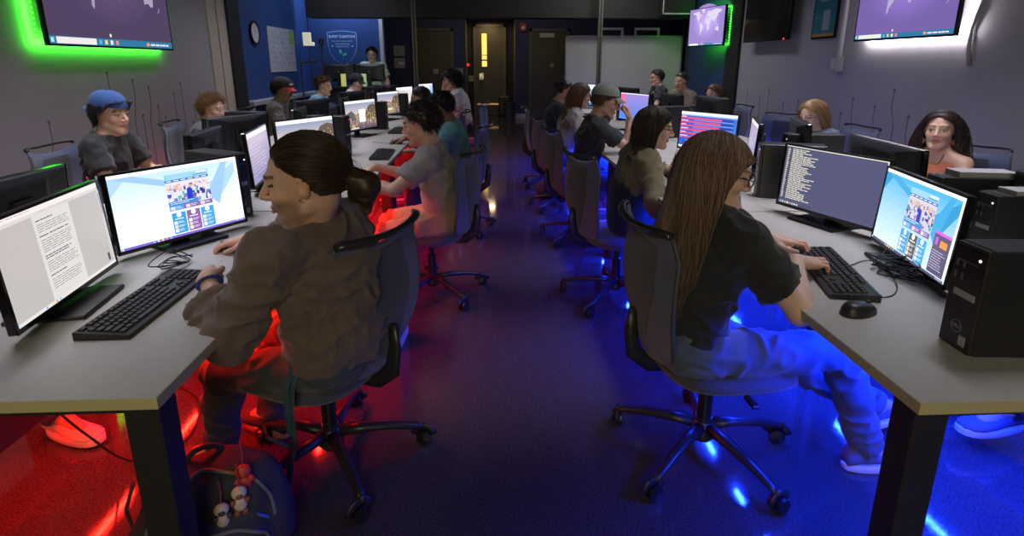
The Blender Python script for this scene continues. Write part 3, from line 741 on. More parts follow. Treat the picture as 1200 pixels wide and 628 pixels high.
# ------------------------------------------------------------------ keyboard, mouse, towers
def make_keyboard(label, loc, rz, group=None):
    k = thing('computer_keyboard', label, 'keyboard', loc, rz, group)
    b = MB(); w, d = .222, .068
    V = [(-w, -d, 0), (w, -d, 0), (w, d, 0), (-w, d, 0), (-w, -d, .012), (w, -d, .012), (w, d, .022), (-w, d, .022)]
    b.add(V, [(0, 3, 2, 1), (4, 5, 6, 7), (0, 1, 5, 4), (1, 2, 6, 5), (2, 3, 7, 6), (3, 0, 4, 7)])
    b.build('housing', black_plastic, k)
    ks = MB(); pitch = .0188
    rows = [([1, .5] + [1] * 4 + [.4] + [1] * 4 + [.4] + [1] * 4, 0), ([1] * 13 + [2], 0), ([1.5] + [1] * 12 + [1.5], 0), ([1.8] + [1] * 11 + [2.2], 0), ([2.3] + [1] * 10 + [2.7], 0), ([1.25, 1.25, 1.25, 6.2, 1.25, 1.25, 1.25, 1.3], 0)]
    def key(x, y, wx):
        zt = .012 + (y + d) / (2 * d) * .01
        x0, x1 = x + .0013, x + wx - .0013; y0, y1 = y + .0013, y + .0165
        V = [(x0, y0, zt - .001), (x1, y0, zt - .001), (x1, y1, zt), (x0, y1, zt), (x0 + .0018, y0 + .002, zt + .0055), (x1 - .0018, y0 + .002, zt + .0055), (x1 - .0018, y1 - .0015, zt + .0065), (x0 + .0018, y1 - .0015, zt + .0065)]
        ks.add(V, [(4, 5, 6, 7), (0, 1, 5, 4), (1, 2, 6, 5), (2, 3, 7, 6), (3, 0, 4, 7)])
    for r_, (row, _) in enumerate(rows):
        x = -w + .008; y = d - .026 - r_ * pitch - (.002 if r_ else -.002)
        for kk in row:
            wx = kk * pitch
            if kk >= 1: key(x, y, wx)
            x += wx
        for c in range(3):
            if r_ in (3,) or (r_ == 4 and c != 1): continue
            key(-w + .008 + 15.3 * pitch + c * pitch, y, pitch)
        for c in range(4):
            if r_ == 0: continue
            key(-w + .008 + 18.6 * pitch + c * pitch * .98, y, pitch * .98)
    o = ks.build('keys', key_mat, k); o['kind'] = 'stuff'
    lg = MB(); lg.box((-w + .002, d - .008, .0205), (w - .002, d - .001, .0225)); lg.build('rear_strip', satin_black, k)
    return k
def make_mouse(label, loc, rz, group=None):
    m = thing('computer_mouse', label, 'mouse', loc, rz, group)
    V = []; F = []; na, nb = 14, 18
    for i in range(na + 1):
        a = PI / 2 * i / na
        for j in range(nb):
            t = 2 * PI * j / nb; e = .8
            cx = np.sign(math.cos(t)) * abs(math.cos(t)) ** e; sy = np.sign(math.sin(t)) * abs(math.sin(t)) ** e
            rr = math.cos(a) ** .6
            V.append((cx * .031 * rr * (1 - .1 * (sy > 0) * sy), sy * .056 * rr, math.sin(a) ** .9 * .034 * (1 - .18 * sy * rr)))
    for i in range(na):
        for j in range(nb): F.append((i * nb + j, i * nb + (j + 1) % nb, (i + 1) * nb + (j + 1) % nb, (i + 1) * nb + j))
    F.append(tuple(range(nb))[::-1])
    MB().add(V, F).build('shell', black_plastic, m, smooth=True)
    MB().tube([(0, .030 + .006 * math.cos(a), .026 + .008 * math.sin(a)) for a in np.linspace(0, 2 * PI, 12, endpoint=False)], .003, 6, closed=True).build('wheel', satin_black, m)
    return m
def make_tower(label, loc, rz, front='small', group=None, w=.095, d=.29, h=.29, led=None):
    # front faces local -Y
    t = thing('computer_tower', label, 'computer', loc, rz, group)
    MB().box((-w / 2, 0, 0), (w / 2, d, h), bev=.003).build('case', black_plastic, t)
    MB().box((-w / 2 + .002, -.012, .002), (w / 2 - .002, .001, h - .002), bev=.003).build('front_grille', grille, t)
    p = MB().box((-w / 2 + .006, -.014, h * .60), (w / 2 - .006, -.011, h - .012), bev=.001)
    p.build('port_panel', satin_black, t)
    q = MB()
    for k in range(4): q.box((-w / 2 + .016 + (k % 2) * .02, -.0155, h * .66 + k // 2 * .03), (-w / 2 + .022 + (k % 2) * .02, -.0138, h * .66 + k // 2 * .03 + .016))
    q.box((-w / 2 + .02, -.0155, h * .83), (w / 2 - .02, -.0138, h * .84))
    q.build('ports', mat('port metal', (.25, .25, .27), .3, .7), t)
    b = MB().lathe([(.0001, .0015), (.0035, .0015), (.0035, 0)], 12, M=frame((w / 2 - .02, -.014, h - .03), (1, 0, 0), (0, 0, 1), (0, -1, 0)))
    b.build('power_button', mat('power white', (.8, .8, .8), .4, emit=(1, 1, 1), estr=1.2) if led is None else mat('power ' + led, (.8, .1, .1), .4, emit={'red': (1, .02, .02), 'green': (.1, 1, .05)}[led], estr=5), t)
    MB().box((-w / 2 + .022, -.0138, h * .50), (w / 2 - .016, -.0118, h * .56)).build('sticker', mat('sticker white', (.42, .42, .44), .5), t)
    MB().box((w / 2 - .036, -.0138, .016), (w / 2 - .018, -.0118, .040)).build('sticker', MATS['sticker white'], t)
    ring_logo(frame((0, -.0128, h * .22), (1, 0, 0), (0, 0, 1), (0, -1, 0)), .016).build('front_logo', LOGO_MAT, t)
    return t
def cable(name_label, pts, r=.0022, group=None):
    P = np.array(pts, float)
    # catmull-rom
    Q = []
    E = np.vstack([2 * P[0] - P[1], P, 2 * P[-1] - P[-2]])
    for i in range(1, len(E) - 2):
        for t in np.linspace(0, 1, 8, endpoint=False):
            Q.append(.5 * ((2 * E[i]) + (-E[i - 1] + E[i + 1]) * t + (2 * E[i - 1] - 5 * E[i] + 4 * E[i + 1] - E[i + 2]) * t * t + (-E[i - 1] + 3 * E[i] - 3 * E[i + 1] + E[i + 2]) * t ** 3))
    Q.append(P[-1])
    o = MB().tube(Q, r, 6).build('cable', cable_mat, smooth=True)
    return tag(o, name_label, 'cable', group)

# ------------------------------------------------------------------ chair
def make_chair(label, loc, rz, group):
    c = thing('task_chair', label, 'chair', loc, rz, group)
    # base faces nothing in particular; seat faces local +Y
    MB().lathe([(.001, .06), (.035, .06), (.045, .075), (.042, .12), (.03, .135), (.03, .15), (.001, .15)], 20).build('base_hub', chair_frame, c, smooth=True, angle=.6)
    for k in range(5):
        a = k * 2 * PI / 5 + .35
        dx, dy = math.cos(a), math.sin(a)
        pts = [(dx * r_, dy * r_, z) for r_, z in ((.03, .115), (.12, .112), (.22, .098), (.30, .078), (.325, .070))]
        MB().tube(pts, [.026, .023, .019, .016, .014], 8, flat=.75, up=(0, 0, 1)).build('base_arm', chair_frame, c, smooth=True)
        w = thing('caster', '', '', (dx * .325, dy * .325, 0)); del w['label']; del w['category']; w.parent = c
        w.rotation_euler = (0, 0, a + 1.1 * k)
        wm = MB()
        for s in (-1, 1): wm.lathe([(.001, s * .008), (.026, s * .008), (.029, s * .012), (.027, s * .022), (.001, s * .026)], 16, M=Matrix.Translation((0, .012, .0292)) @ Matrix.Rotation(PI / 2, 4, 'Y'))
        wm.build('wheel', satin_black, w, smooth=True, angle=.7)
        MB().tube([(0, .012 + .036 * math.cos(t), .032 + .036 * math.sin(t)) for t in np.linspace(.1, PI - .1, 8)], .016, 6, flat=.35).cyl((0, 0, .055), (0, 0, .085), .008).build('hood', chair_frame, w, smooth=True)
    MB().cyl((0, 0, .14), (0, 0, .26), .026).cyl((0, 0, .25), (0, 0, .37), .015).build('gas_column', satin_black, c, smooth=True, angle=.6)
    MB().box((-.09, -.14, .355), (.09, .10, .39), bev=.012).tube([(.09, .02, .37), (.2, .03, .365), (.24, .03, .36)], .008, 6).box((.20, .02, .352), (.26, .045, .366), bev=.004).build('tilt_mechanism', chair_frame, c)
    # seat: rounded squarish pad
    V = []; F = []; n = 36
    prof = [(.0, .385), (.8, .385), (.96, .392), (1.0, .405), (.985, .425), (.9, .440), (.6, .445), (.0, .438)]
    for r_, z in prof:
        for j in range(n):
            t = 2 * PI * j / n; cx, sy = math.cos(t), math.sin(t); e = .62
            X = np.sign(cx) * abs(cx) ** e * .245; Y = np.sign(sy) * abs(sy) ** e * .235
            zz = z - (.022 * max(0, (Y * r_ - .12) / .115) if z > .39 else .0)
            V.append((X * max(r_, .001), .02 + Y * max(r_, .001), zz))
    for i in range(len(prof) - 1):
        for j in range(n): F.append((i * n + j, i * n + (j + 1) % n, (i + 1) * n + (j + 1) % n, (i + 1) * n + j))
    MB().add(V, F).build('seat', chair_seat, c, smooth=True)
    # back: curved sheet, local -Y side; leaned
    def surf(u, v):                                   # u -1..1, v 0..1
        w = np.interp(v, [0, .06, .15, .3, .55, .8, 1], [.09, .15, .195, .225, .235, .225, .205])
        z = .43 + .485 * v
        y = -.215 - .05 * v - .035 * math.sin(v * PI * 1.05 + .2) * 1.0 + .035 * (1 - (u * u)) * -1 * (1 - .4 * v) + .02 - (.03 * (v - .85) / .15 if v > .85 else 0)
        zz = z - (.035 * (1 - u * u) if v > .9 else 0) * ((v - .9) / .1 if v > .9 else 0)
        return (u * w, y, zz)
    G = [[surf(u, v) for v in np.linspace(0, 1, 22)] for u in np.linspace(-1, 1, 17)]
    MB().sheet(G, .012).build('backrest', back_mesh, c, smooth=True, angle=.8)
    # inner V shaped darker panel, on both faces
    def sv(u, v, off):
        p = np.array(surf(u, v)); return (p[0], p[1] + off, p[2])
    iv = MB()
    for off in (-.0085, .0085):
        GG = []
        for u in np.linspace(-1, 1, 9):
            GG.append([sv(u * np.interp(v, [.08, .2, .55, .88], [.05, .3, .56, .50]), v, off) for v in np.linspace(.08, .88, 16)])
        iv.sheet(GG, .004)
    iv.build('backrest_inner', back_inner, c, smooth=True, angle=.8)
    # perimeter edge and spine
    rim = [surf(-1, v) for v in np.linspace(1, 0, 14)] + [surf(u, 0) for u in np.linspace(-.8, .8, 6)] + [surf(1, v) for v in np.linspace(0, 1, 14)]
    MB().tube(rim, .0075, 6).build('backrest_rim', mat('rim grey', (.06, .07, .095), .6), c, smooth=True)
    top = []
    for t in np.linspace(0, PI, 17):
        u = -math.cos(t); p = surf(u * .98, 1)
        top.append((u * .205, p[1] - .048 * math.sin(t), p[2] + .006 + .036 * math.sin(t)))
    MB().tube(top, [.0068 + .001 * math.sin(t) for t in np.linspace(0, PI, 17)], 8, flat=1.8, up=(0, 1, .3)).build('top_handle', mat('gloss handle', (.025, .025, .028), .22), c, smooth=True)
    MB().tube([(0, -.10, .375), (0, -.22, .38), (0, -.285, .43), (0, -.30, .52), (0, -.295, .60)], [.03, .032, .03, .024, .018], 8, flat=.5, up=(1, 0, 0)).build('back_support', chair_frame, c, smooth=True)
    return c

# ------------------------------------------------------------------ wall screens
def tv(label, loc, rz, w, h, scr, st, glow=None, gl_e=0, sides='LRB', off=.0, name='wall_display'):
    # local -Y faces the room; origin at centre of the back
    t = thing(name, label, 'television', loc, rz)
    MB().box((-w / 2, -.035, -h / 2), (w / 2, 0, h / 2), bev=.004).build('housing', gloss_black, t)
    MB().box((-.22, 0, -.16), (.22, off - .002, .16)).build('wall_mount', black_metal, t)
    if scr is not None:
        s = scr.build(w - .02, h - .025).build('screen', screen_mat(st), t, color=True); s.location = (0, -.0352, .003)
        b = MB(); b.box((-w / 2, -.038, -h / 2), (w / 2, -.0345, -h / 2 + .012)).box((-w / 2, -.038, h / 2 - .009), (w / 2, -.0345, h / 2)).box((-w / 2, -.038, -h / 2), (-w / 2 + .009, -.0345, h / 2)).box((w / 2 - .009, -.038, -h / 2), (w / 2, -.0345, h / 2))
        b.build('bezel', gloss_black, t)
    if glow:
        em = mat('back glow %s' % str(glow), glow, .4, emit=glow, estr=12, nosample=True); d = MB()
        segs = []
        if 'L' in sides: segs.append(((-w / 2 + .02, -h / 2 + .02), (-w / 2 + .02, h / 2 - .02)))
        if 'R' in sides: segs.append(((w / 2 - .02, -h / 2 + .02), (w / 2 - .02, h / 2 - .02)))
        if 'B' in sides: segs.append(((-w / 2 + .02, -h / 2 + .02), (w / 2 - .02, -h / 2 + .02)))
        if 'T' in sides: segs.append(((-w / 2 + .02, h / 2 - .02), (w / 2 - .02, h / 2 - .02)))
        for (xa, za), (xb, zb) in segs:
            L_ = math.hypot(xb - xa, zb - za); n = int(L_ / .035)
            for k in range(n):
                f = (k + .5) / n; x, z = xa + (xb - xa) * f, za + (zb - za) * f
                d.box((x - .004, off * .5, z - .004), (x + .004, off * .5 + .004, z + .004))
            li = bpy.data.lights.new('back strip glow', 'AREA'); li.shape = 'RECTANGLE'; li.energy = gl_e * L_; li.color = glow
            vert = abs(zb - za) > abs(xb - xa)
            li.size = .02 if vert else L_; li.size_y = L_ if vert else .02
            lo = bpy.data.objects.new('back_strip_glow', li); COL.objects.link(lo); lo.parent = t
            lo.location = ((xa + xb) / 2, off * .55, (za + zb) / 2); lo.rotation_euler = (PI / 2, 0, 0)     # shines to +Y, the wall
        d.build('led_strip', em, t)
    return t
# ------------------------------------------------------------------ implicit surfaces on a rectilinear grid
class Field:
    def __init__(s, lo, hi, base, dense=()):
        s.ax = []
        for i in range(3):
            c = [lo[i]]
            while c[-1] < hi[i]:
                x = c[-1]; st = base
                for dl, dh, ds in dense:
                    if dl[i] - base <= x <= dh[i]: st = min(st, ds)
                c.append(x + st)
            s.ax.append(np.array(c, np.float32))
        s.F = np.full([len(a) for a in s.ax], .08, np.float32)
    def sub(s, lo, hi):
        sl = []
        for i in range(3):
            a = np.searchsorted(s.ax[i], lo[i]); b = np.searchsorted(s.ax[i], hi[i])
            sl.append(slice(max(0, a - 1), min(len(s.ax[i]), b + 1)))
        X = s.ax[0][sl[0]][:, None, None]; Y = s.ax[1][sl[1]][None, :, None]; Z = s.ax[2][sl[2]][None, None, :]
        return tuple(sl), X, Y, Z
    def comb(s, sl, d, k, op='u'):
        a = s.F[sl]
        if op == 'u':
            if k <= 0: s.F[sl] = np.minimum(a, d)
            else:
                h = np.maximum(k - np.abs(a - d), 0) / k; s.F[sl] = np.minimum(a, d) - h * h * k * .25
        elif op == 's':
            d = -d; h = np.maximum(k - np.abs(a - d), 0) / max(k, 1e-6); s.F[sl] = np.maximum(a, d) + h * h * k * .25
    def cone(s, a, b, ra, rb, k=.02, op='u', flat=None, ff=1.0):
        a = np.array(a, np.float32); b = np.array(b, np.float32); m = max(ra, rb) * max(ff, 1) + k + .012
        lo = np.minimum(a, b) - m; hi = np.maximum(a, b) + m
        sl, X, Y, Z = s.sub(lo, hi)
        if s.F[sl].size == 0: return
        px, py, pz = X - a[0], Y - a[1], Z - a[2]; ba = b - a
        if flat is not None:                          # squash along unit vector flat by factor ff (<1 thinner)
            f = np.array(flat, np.float32); t = (px * f[0] + py * f[1] + pz * f[2]) * (1 / ff - 1)
            px, py, pz = px + t * f[0], py + t * f[1], pz + t * f[2]
            ba = ba + f * float(ba @ f) * (1 / ff - 1)
        L = float(ba @ ba) + 1e-9
        h = np.clip((px * ba[0] + py * ba[1] + pz * ba[2]) / L, 0, 1)
        d = np.sqrt((px - ba[0] * h) ** 2 + (py - ba[1] * h) ** 2 + (pz - ba[2] * h) ** 2) - (ra + (rb - ra) * h)
        if flat is not None and ff < 1: d = d * max(ff, .5)
        s.comb(sl, d, k, op)
    def ell(s, c, r, Rm=None, k=.02, op='u'):
        c = np.array(c, np.float32); r = np.array(r, np.float32); m = float(r.max()) + k + .012
        sl, X, Y, Z = s.sub(c - m, c + m)
        if s.F[sl].size == 0: return
        px, py, pz = X - c[0], Y - c[1], Z - c[2]
        if Rm is None: q = (px, py, pz)
        else:
            Rm = np.array(Rm, np.float32); q = tuple(px * Rm[0, i] + py * Rm[1, i] + pz * Rm[2, i] for i in range(3))
        k0 = np.sqrt((q[0] / r[0]) ** 2 + (q[1] / r[1]) ** 2 + (q[2] / r[2]) ** 2); k1 = np.sqrt((q[0] / r[0] ** 2) ** 2 + (q[1] / r[1] ** 2) ** 2 + (q[2] / r[2] ** 2) ** 2) + 1e-9
        s.comb(sl, k0 * (k0 - 1) / k1, k, op)
    def cut(s, c, n, rad, depth=.3):                  # remove what lies beyond plane (c,n) inside a cylinder of radius rad
        c = np.array(c, np.float32); n = np.array(n, np.float32); n /= np.linalg.norm(n)
        e = c + n * depth
        sl, X, Y, Z = s.sub(np.minimum(c, e) - rad, np.maximum(c, e) + rad)
        px, py, pz = X - c[0], Y - c[1], Z - c[2]
        t = px * n[0] + py * n[1] + pz * n[2]; q = px * px + py * py + pz * pz - t * t
        m = (q < rad * rad) & (t > -.03) & (t < depth)
        s.F[sl] = np.where(m, np.maximum(s.F[sl], t), s.F[sl])
    def mesh(s):
        F = s.F; S = F < 0; nx, ny, nz = F.shape
        S[0] = S[-1] = False; S[:, 0] = S[:, -1] = False; S[:, :, 0] = S[:, :, -1] = False
        F = np.where(S, F, np.abs(F) + 1e-6)
        c = np.zeros((nx - 1, ny - 1, nz - 1), np.uint8)
        for i in (0, 1):
            for j in (0, 1):
                for k in (0, 1): c += S[i:nx - 1 + i, j:ny - 1 + j, k:nz - 1 + k]
        act = np.nonzero((c > 0) & (c < 8)); I, J, K = act
        idm = np.full(c.shape, -1, np.int32); idm[act] = np.arange(len(I))
        P = np.zeros((len(I), 3), np.float64); W = np.zeros(len(I))
        def co(i, j, k): return np.stack([s.ax[0][i], s.ax[1][j], s.ax[2][k]], 1).astype(np.float64)
        cor = [(i, j, k) for i in (0, 1) for j in (0, 1) for k in (0, 1)]
        for a in cor:
            for ax in range(3):
                if a[ax] == 1: continue
                b = list(a); b[ax] = 1
                fa = F[I + a[0], J + a[1], K + a[2]].astype(np.float64); fb = F[I + b[0], J + b[1], K + b[2]].astype(np.float64)
                m = (fa < 0) != (fb < 0); t = np.where(m, fa / np.where(m, fa - fb, 1), 0)[:, None]
                p = co(I + a[0], J + a[1], K + a[2]) * (1 - t) + co(I + b[0], J + b[1], K + b[2]) * t
                P[m] += p[m]; W += m
        P /= W[:, None]
        Q = []
        for ax in range(3):
            sh = [nx, ny, nz]; A = [slice(1, n - 1) for n in sh]; B = list(A)
            A[ax] = slice(0, sh[ax] - 1); B[ax] = slice(1, sh[ax])
            Sa = S[tuple(A)]; Sb = S[tuple(B)]; e = np.nonzero(Sa != Sb)
            idx = [e[0] + (0 if ax == 0 else 1), e[1] + (0 if ax == 1 else 1), e[2] + (0 if ax == 2 else 1)]
            flip = Sa[e]
            u, v = [(1, 2), (2, 0), (0, 1)][ax]
            def cell(du, dv):
                ii = [q.copy() for q in idx]; ii[u] = ii[u] - du; ii[v] = ii[v] - dv
                return idm[ii[0], ii[1], ii[2]]
            q = np.stack([cell(1, 1), cell(0, 1), cell(0, 0), cell(1, 0)], 1)
            q[~flip] = q[~flip][:, ::-1]; Q.append(q)
        Q = np.concatenate(Q); Q = Q[(Q >= 0).all(1)]
        return P, Q

def vnoise(P, seed=0):                                # value noise in 3D, 0..1
    P = P + seed * 17.31; I = np.floor(P).astype(np.int64); f = P - I; f = f * f * (3 - 2 * f)
    def h(a, b, c):
        n = (a * 374761393 + b * 668265263 + c * 2147483647 + seed * 1013) & 0xffffffff
        n = ((n ^ (n >> 13)) * 1274126177) & 0xffffffff
        return ((n ^ (n >> 16)) & 0xffff) / 65535.0
    r = 0
    for i in (0, 1):
        for j in (0, 1):
            for k in (0, 1):
                w = (f[:, 0] if i else 1 - f[:, 0]) * (f[:, 1] if j else 1 - f[:, 1]) * (f[:, 2] if k else 1 - f[:, 2])
                r = r + w * h(I[:, 0] + i, I[:, 1] + j, I[:, 2] + k)
    return r
def normals(P, Q):
    n = np.zeros_like(P); fn = np.cross(P[Q[:, 2]] - P[Q[:, 0]], P[Q[:, 3]] - P[Q[:, 1]])
    for i in range(4): np.add.at(n, Q[:, i], fn)
    return n / (np.linalg.norm(n, axis=1)[:, None] + 1e-12)
def smooth_mesh(P, Q, it=1, lam=.5):
    for _ in range(it):
        a = np.zeros_like(P); w = np.zeros(len(P))
        for i in range(4):
            for j in ((i + 1) % 4, (i + 3) % 4):
                np.add.at(a, Q[:, i], P[Q[:, j]]); np.add.at(w, Q[:, i], 1)
        P = P + (a / np.maximum(w, 1)[:, None] - P) * lam
    return P
def mk(name, P, Q, mats, parent, colors=None, tris=None):
    me = bpy.data.meshes.new(name); nv = len(P)
    nq = len(Q); me.vertices.add(nv); me.vertices.foreach_set('co', P.astype(np.float32).ravel())
    me.loops.add(nq * 4); me.loops.foreach_set('vertex_index', Q.astype(np.int32).ravel())
    me.polygons.add(nq); me.polygons.foreach_set('loop_start', np.arange(nq, dtype=np.int32) * 4)
    try: me.polygons.foreach_set('loop_total', np.full(nq, 4, np.int32))
    except Exception: pass
    me.polygons.foreach_set('use_smooth', np.ones(nq, bool))
    me.update(calc_edges=True)
    me.materials.append(mats)
    if colors is not None:
        ca = me.color_attributes.new('Col', 'FLOAT_COLOR', 'POINT')
        ca.data.foreach_set('color', np.concatenate([colors, np.ones((nv, 1))], 1).astype(np.float32).ravel())
    o = bpy.data.objects.new(name, me); COL.objects.link(o); o.parent = parent
    return o

def unit(v): v = np.array(v, float); return v / (np.linalg.norm(v) + 1e-12)
def rot(ax, deg):
    return np.array(Matrix.Rotation(R(deg), 3, ax))
def ik(a, c, l1, l2, pole):
    a = np.array(a, float); c = np.array(c, float); d = c - a; L = np.linalg.norm(d)
    if L > (l1 + l2) * .995: c = a + d / L * (l1 + l2) * .995; d = c - a; L = np.linalg.norm(d)
    u = d / L; x = (l1 * l1 - l2 * l2 + L * L) / (2 * L); h = math.sqrt(max(l1 * l1 - x * x, 0))
    p = np.array(pole, float); p = p - u * (p @ u); p = unit(p)
    return a + u * x + p * h, c

# hand: returns joints of each finger in a frame; fwd = towards the fingers, up = back of the hand, side sign for the thumb (+1 thumb at +side)
def hand_sdf(F, w, fwd, up, thumb, pose, sc=1.0):
    fwd = unit(fwd); up = unit(np.array(up) - fwd * (np.array(up) @ fwd)); side = np.cross(fwd, up) * thumb
    g = lambda f, s, u: w + (fwd * f + side * s + up * u) * sc
    curls = {'mouse': [(8, 28, 18), (6, 26, 18), (10, 30, 22), (18, 34, 26)], 'type': [(4, 46, 30), (0, 48, 34), (4, 50, 34), (10, 52, 34)],
             'fist': [(62, 88, 60), (66, 90, 62), (68, 92, 62), (70, 92, 62)], 'relax': [(22, 34, 22), (26, 38, 24), (30, 42, 26), (34, 44, 28)], 'chin': [(40, 75, 50), (48, 80, 55), (54, 84, 55), (58, 84, 55)]}[pose]
    kn = [(.088, .028, .0), (.092, .009, .003), (.087, -.011, .0), (.078, -.029, -.004)]
    ln = [(.042, .026, .020), (.046, .029, .021), (.042, .027, .020), (.033, .020, .018)]
    for (kf, ks, ku) in kn: F.cone(g(.012, ks * .5, -.002), g(kf, ks, ku - .004), .0155 * sc, .0118 * sc, .018)
    F.cone(g(.02, .018, -.010), g(.06, .024, -.010), .014 * sc, .012 * sc, .012)        # thenar
    F.cone(g(.02, -.016, -.008), g(.06, -.022, -.009), .013 * sc, .011 * sc, .012)
    spread = (.10, .02, -.05, -.14)
    for q in range(4):
        p = g(*kn[q]); a = 0.0; d0 = unit(fwd + side * spread[q])
        r0 = (.0088, .0092, .0087, .0077)[q] * sc
        for s_ in range(3):
            a += curls[q][s_]; d = d0 * math.cos(R(a)) - up * math.sin(R(a)); n = p + d * ln[q][s_] * sc
            F.cone(p, n, r0, r0 * .92, .003 if s_ == 0 else .002); p = n; r0 *= .93
    # thumb from the side of the palm near its base
    t0 = g(.018, .022, -.010); cl = {'mouse': .55, 'type': .5, 'fist': 1.15, 'relax': .5, 'chin': .8}[pose]
    d1 = unit(fwd * .72 + side * .62 - up * .22); t1 = t0 + d1 * .042 * sc
    d2 = unit(fwd * .95 + side * (.42 - cl * .5) - up * .30 * cl); t2 = t1 + d2 * .033 * sc
    d3 = unit(fwd * 1.0 + side * (.22 - cl * .75) - up * .30 * cl); t3 = t2 + d3 * .027 * sc
    F.cone(t0, t1, .0145 * sc, .0108 * sc, .010); F.cone(t1, t2, .0105 * sc, .0095 * sc, .004); F.cone(t2, t3, .0098 * sc, .008 * sc, .003)

HEAD_R = np.array((.0765, .097, .086)); HEAD_C = np.array((0, -.014, .034))
def head_sdf(F, C, M, sc, nb, female=False, fine=True):
    g = lambda x, y, z: C + M @ (np.array((x, y, z), float) * sc)
    j = .92 if female else 1.0
    F.ell(g(*HEAD_C), HEAD_R * sc, M, .02)
    F.ell(g(0, .026, -.030), np.array((.058 * j, .064, .070)) * sc, M, .03)
    F.cone(g(.050 * j, .002, -.058), g(.014, .066, -.096), .020 * sc, .020 * sc, .02); F.cone(g(-.050 * j, .002, -.058), g(-.014, .066, -.096), .020 * sc, .020 * sc, .02)
    F.ell(g(0, .072, -.094), np.array((.022 * j, .018, .018)) * sc, M, .014)
    F.cone(g(-.036, .074, .030), g(.036, .074, .030), .0135 * sc, .0135 * sc, .012)          # brow
    for s in (-1, 1):
        F.ell(g(s * .040, .056, -.020), np.array((.022, .022, .020)) * sc, M, .016)
        if fine: F.ell(g(s * .031, .096, .009), np.array((.017, .014, .0115)) * sc, M, .009, 's')
    if fine:
        F.cone(g(0, .083, .020), g(0, .108, -.020), .0085 * sc, .0105 * sc, .008); F.ell(g(0, .107, -.024), np.array((.0105, .010, .009)) * sc, M, .006)
        for s in (-1, 1): F.ell(g(s * .0125, .095, -.027), np.array((.0075, .010, .0075)) * sc, M, .005)
        for s in (-1, 1): F.ell(g(s * .031, .0735, .009), np.array((.0135, .0125, .0115)) * sc, M, .002)
        for s in (-1, 1): F.cone(g(s * .019, .082, .0135), g(s * .043, .076, .0135), .0042 * sc, .0042 * sc, .004)   # lids
        F.cone(g(-.017, .084, -.052), g(.017, .084, -.052), .0065 * sc, .0065 * sc, .005); F.ell(g(0, .090, -.052), np.array((.014, .006, .0052)) * sc, M, .004)
        F.ell(g(0, .088, -.0635), np.array((.016, .0075, .006)) * sc, M, .004)
        F.ell(g(0, .0975, -.0578), np.array((.022, .006, .0014)) * sc, M, .002, 's')
    else:
        F.cone(g(0, .083, .018), g(0, .106, -.022), .009 * sc, .012 * sc, .01); F.ell(g(0, .086, -.058), np.array((.018, .008, .011)) * sc, M, .006)
    for s in (-1, 1):
        E = M @ rot('Z', s * -18) @ rot('X', -8)
        F.ell(g(s * .077, -.010, .002), np.array((.0075, .0165, .029)) * sc, E, .004)
        if fine: F.ell(g(s * .085, -.006, .005), np.array((.0055, .010, .017)) * sc, E, .003, 's')
    F.cone(g(0, -.030, -.045), nb, .052 * sc * j, .055 * j, .03)
    F.cone(g(0, .012, -.085), nb + M @ np.array((0, .02, .02)), .038 * sc * j, .045 * j, .03)

def head_colors(P, C, M, sc, skin, hairc, lip, stubble=0, fine=True):
    L = (P - C) @ M / sc; x, y, z = L.T; n = len(P)
    c = np.tile(np.array(skin, float), (n, 1))
    # broad tone: redder nose, cheeks, ears
    red = np.exp(-((x / .02) ** 2 + ((y - .108) / .02) ** 2 + ((z + .022) / .018) ** 2)) * .5 + np.exp(-(((abs(x) - .045) / .02) ** 2 + ((y - .07) / .025) ** 2 + ((z + .02) / .02) ** 2)) * .35 + np.exp(-(((abs(x) - .083) / .012) ** 2 + ((y + .012) / .025) ** 2 + (z / .035) ** 2)) * .5
    c = c * (1 + red[:, None] * np.array((.12, -.18, -.2)))
    if stubble:
        m = (np.clip((-.022 - z) / .02, 0, 1) * np.clip((y + .01) / .03, 0, 1) * np.clip((z + .135) / .02, 0, 1)) * stubble * (.65 + .35 * vnoise(P * 900, 3))
        m = np.maximum(m, stubble * np.clip(1 - abs(z + .040) / .009, 0, 1) * (y > .075) * (abs(x) < .03)) ; c = c * (1 - m[:, None]) + np.array(hairc) * m[:, None]
    lipm = (np.clip(1 - (x / .026) ** 2, 0, 1) * np.clip(1 - ((z + .0575) / .0125) ** 2, 0, 1) * (y > .078)); lipm = np.clip(lipm * 1.6, 0, 1)[:, None]
    c = c * (1 - lipm) + np.array(lip) * lipm
    brow = np.clip(1 - ((z - (.030 + .006 * (1 - ((abs(x) - .032) / .02) ** 2))) / .0052) ** 2, 0, 1) * (abs(x) > .010) * (abs(x) < .052) * (y > .05)
    brow = np.clip(brow * 1.3, 0, .85)[:, None]; c = c * (1 - brow) + np.array(hairc) * brow
    if fine:
        ex, ez = (abs(x) - .031), z - .0085
        eye = ((ex / .0135) ** 2 + (ez / .0052) ** 2 < 1) & (y > .065)
        c[eye] = (.55, .53, .50)
        c[eye & ((ex ** 2 + (ez) ** 2) < .0055 ** 2)] = (.03, .018, .012)
        lash = (np.abs((ex / .0150) ** 2 + (ez / .0066) ** 2 - 1) < .32) & (ez > -.002) & (y > .06)
        c[lash] = (.03, .02, .018)
    else:
        eye = (((abs(x) - .031) / .013) ** 2 + ((z - .009) / .0055) ** 2 < 1) & (y > .05); c[eye] = (.05, .035, .03)
    return c

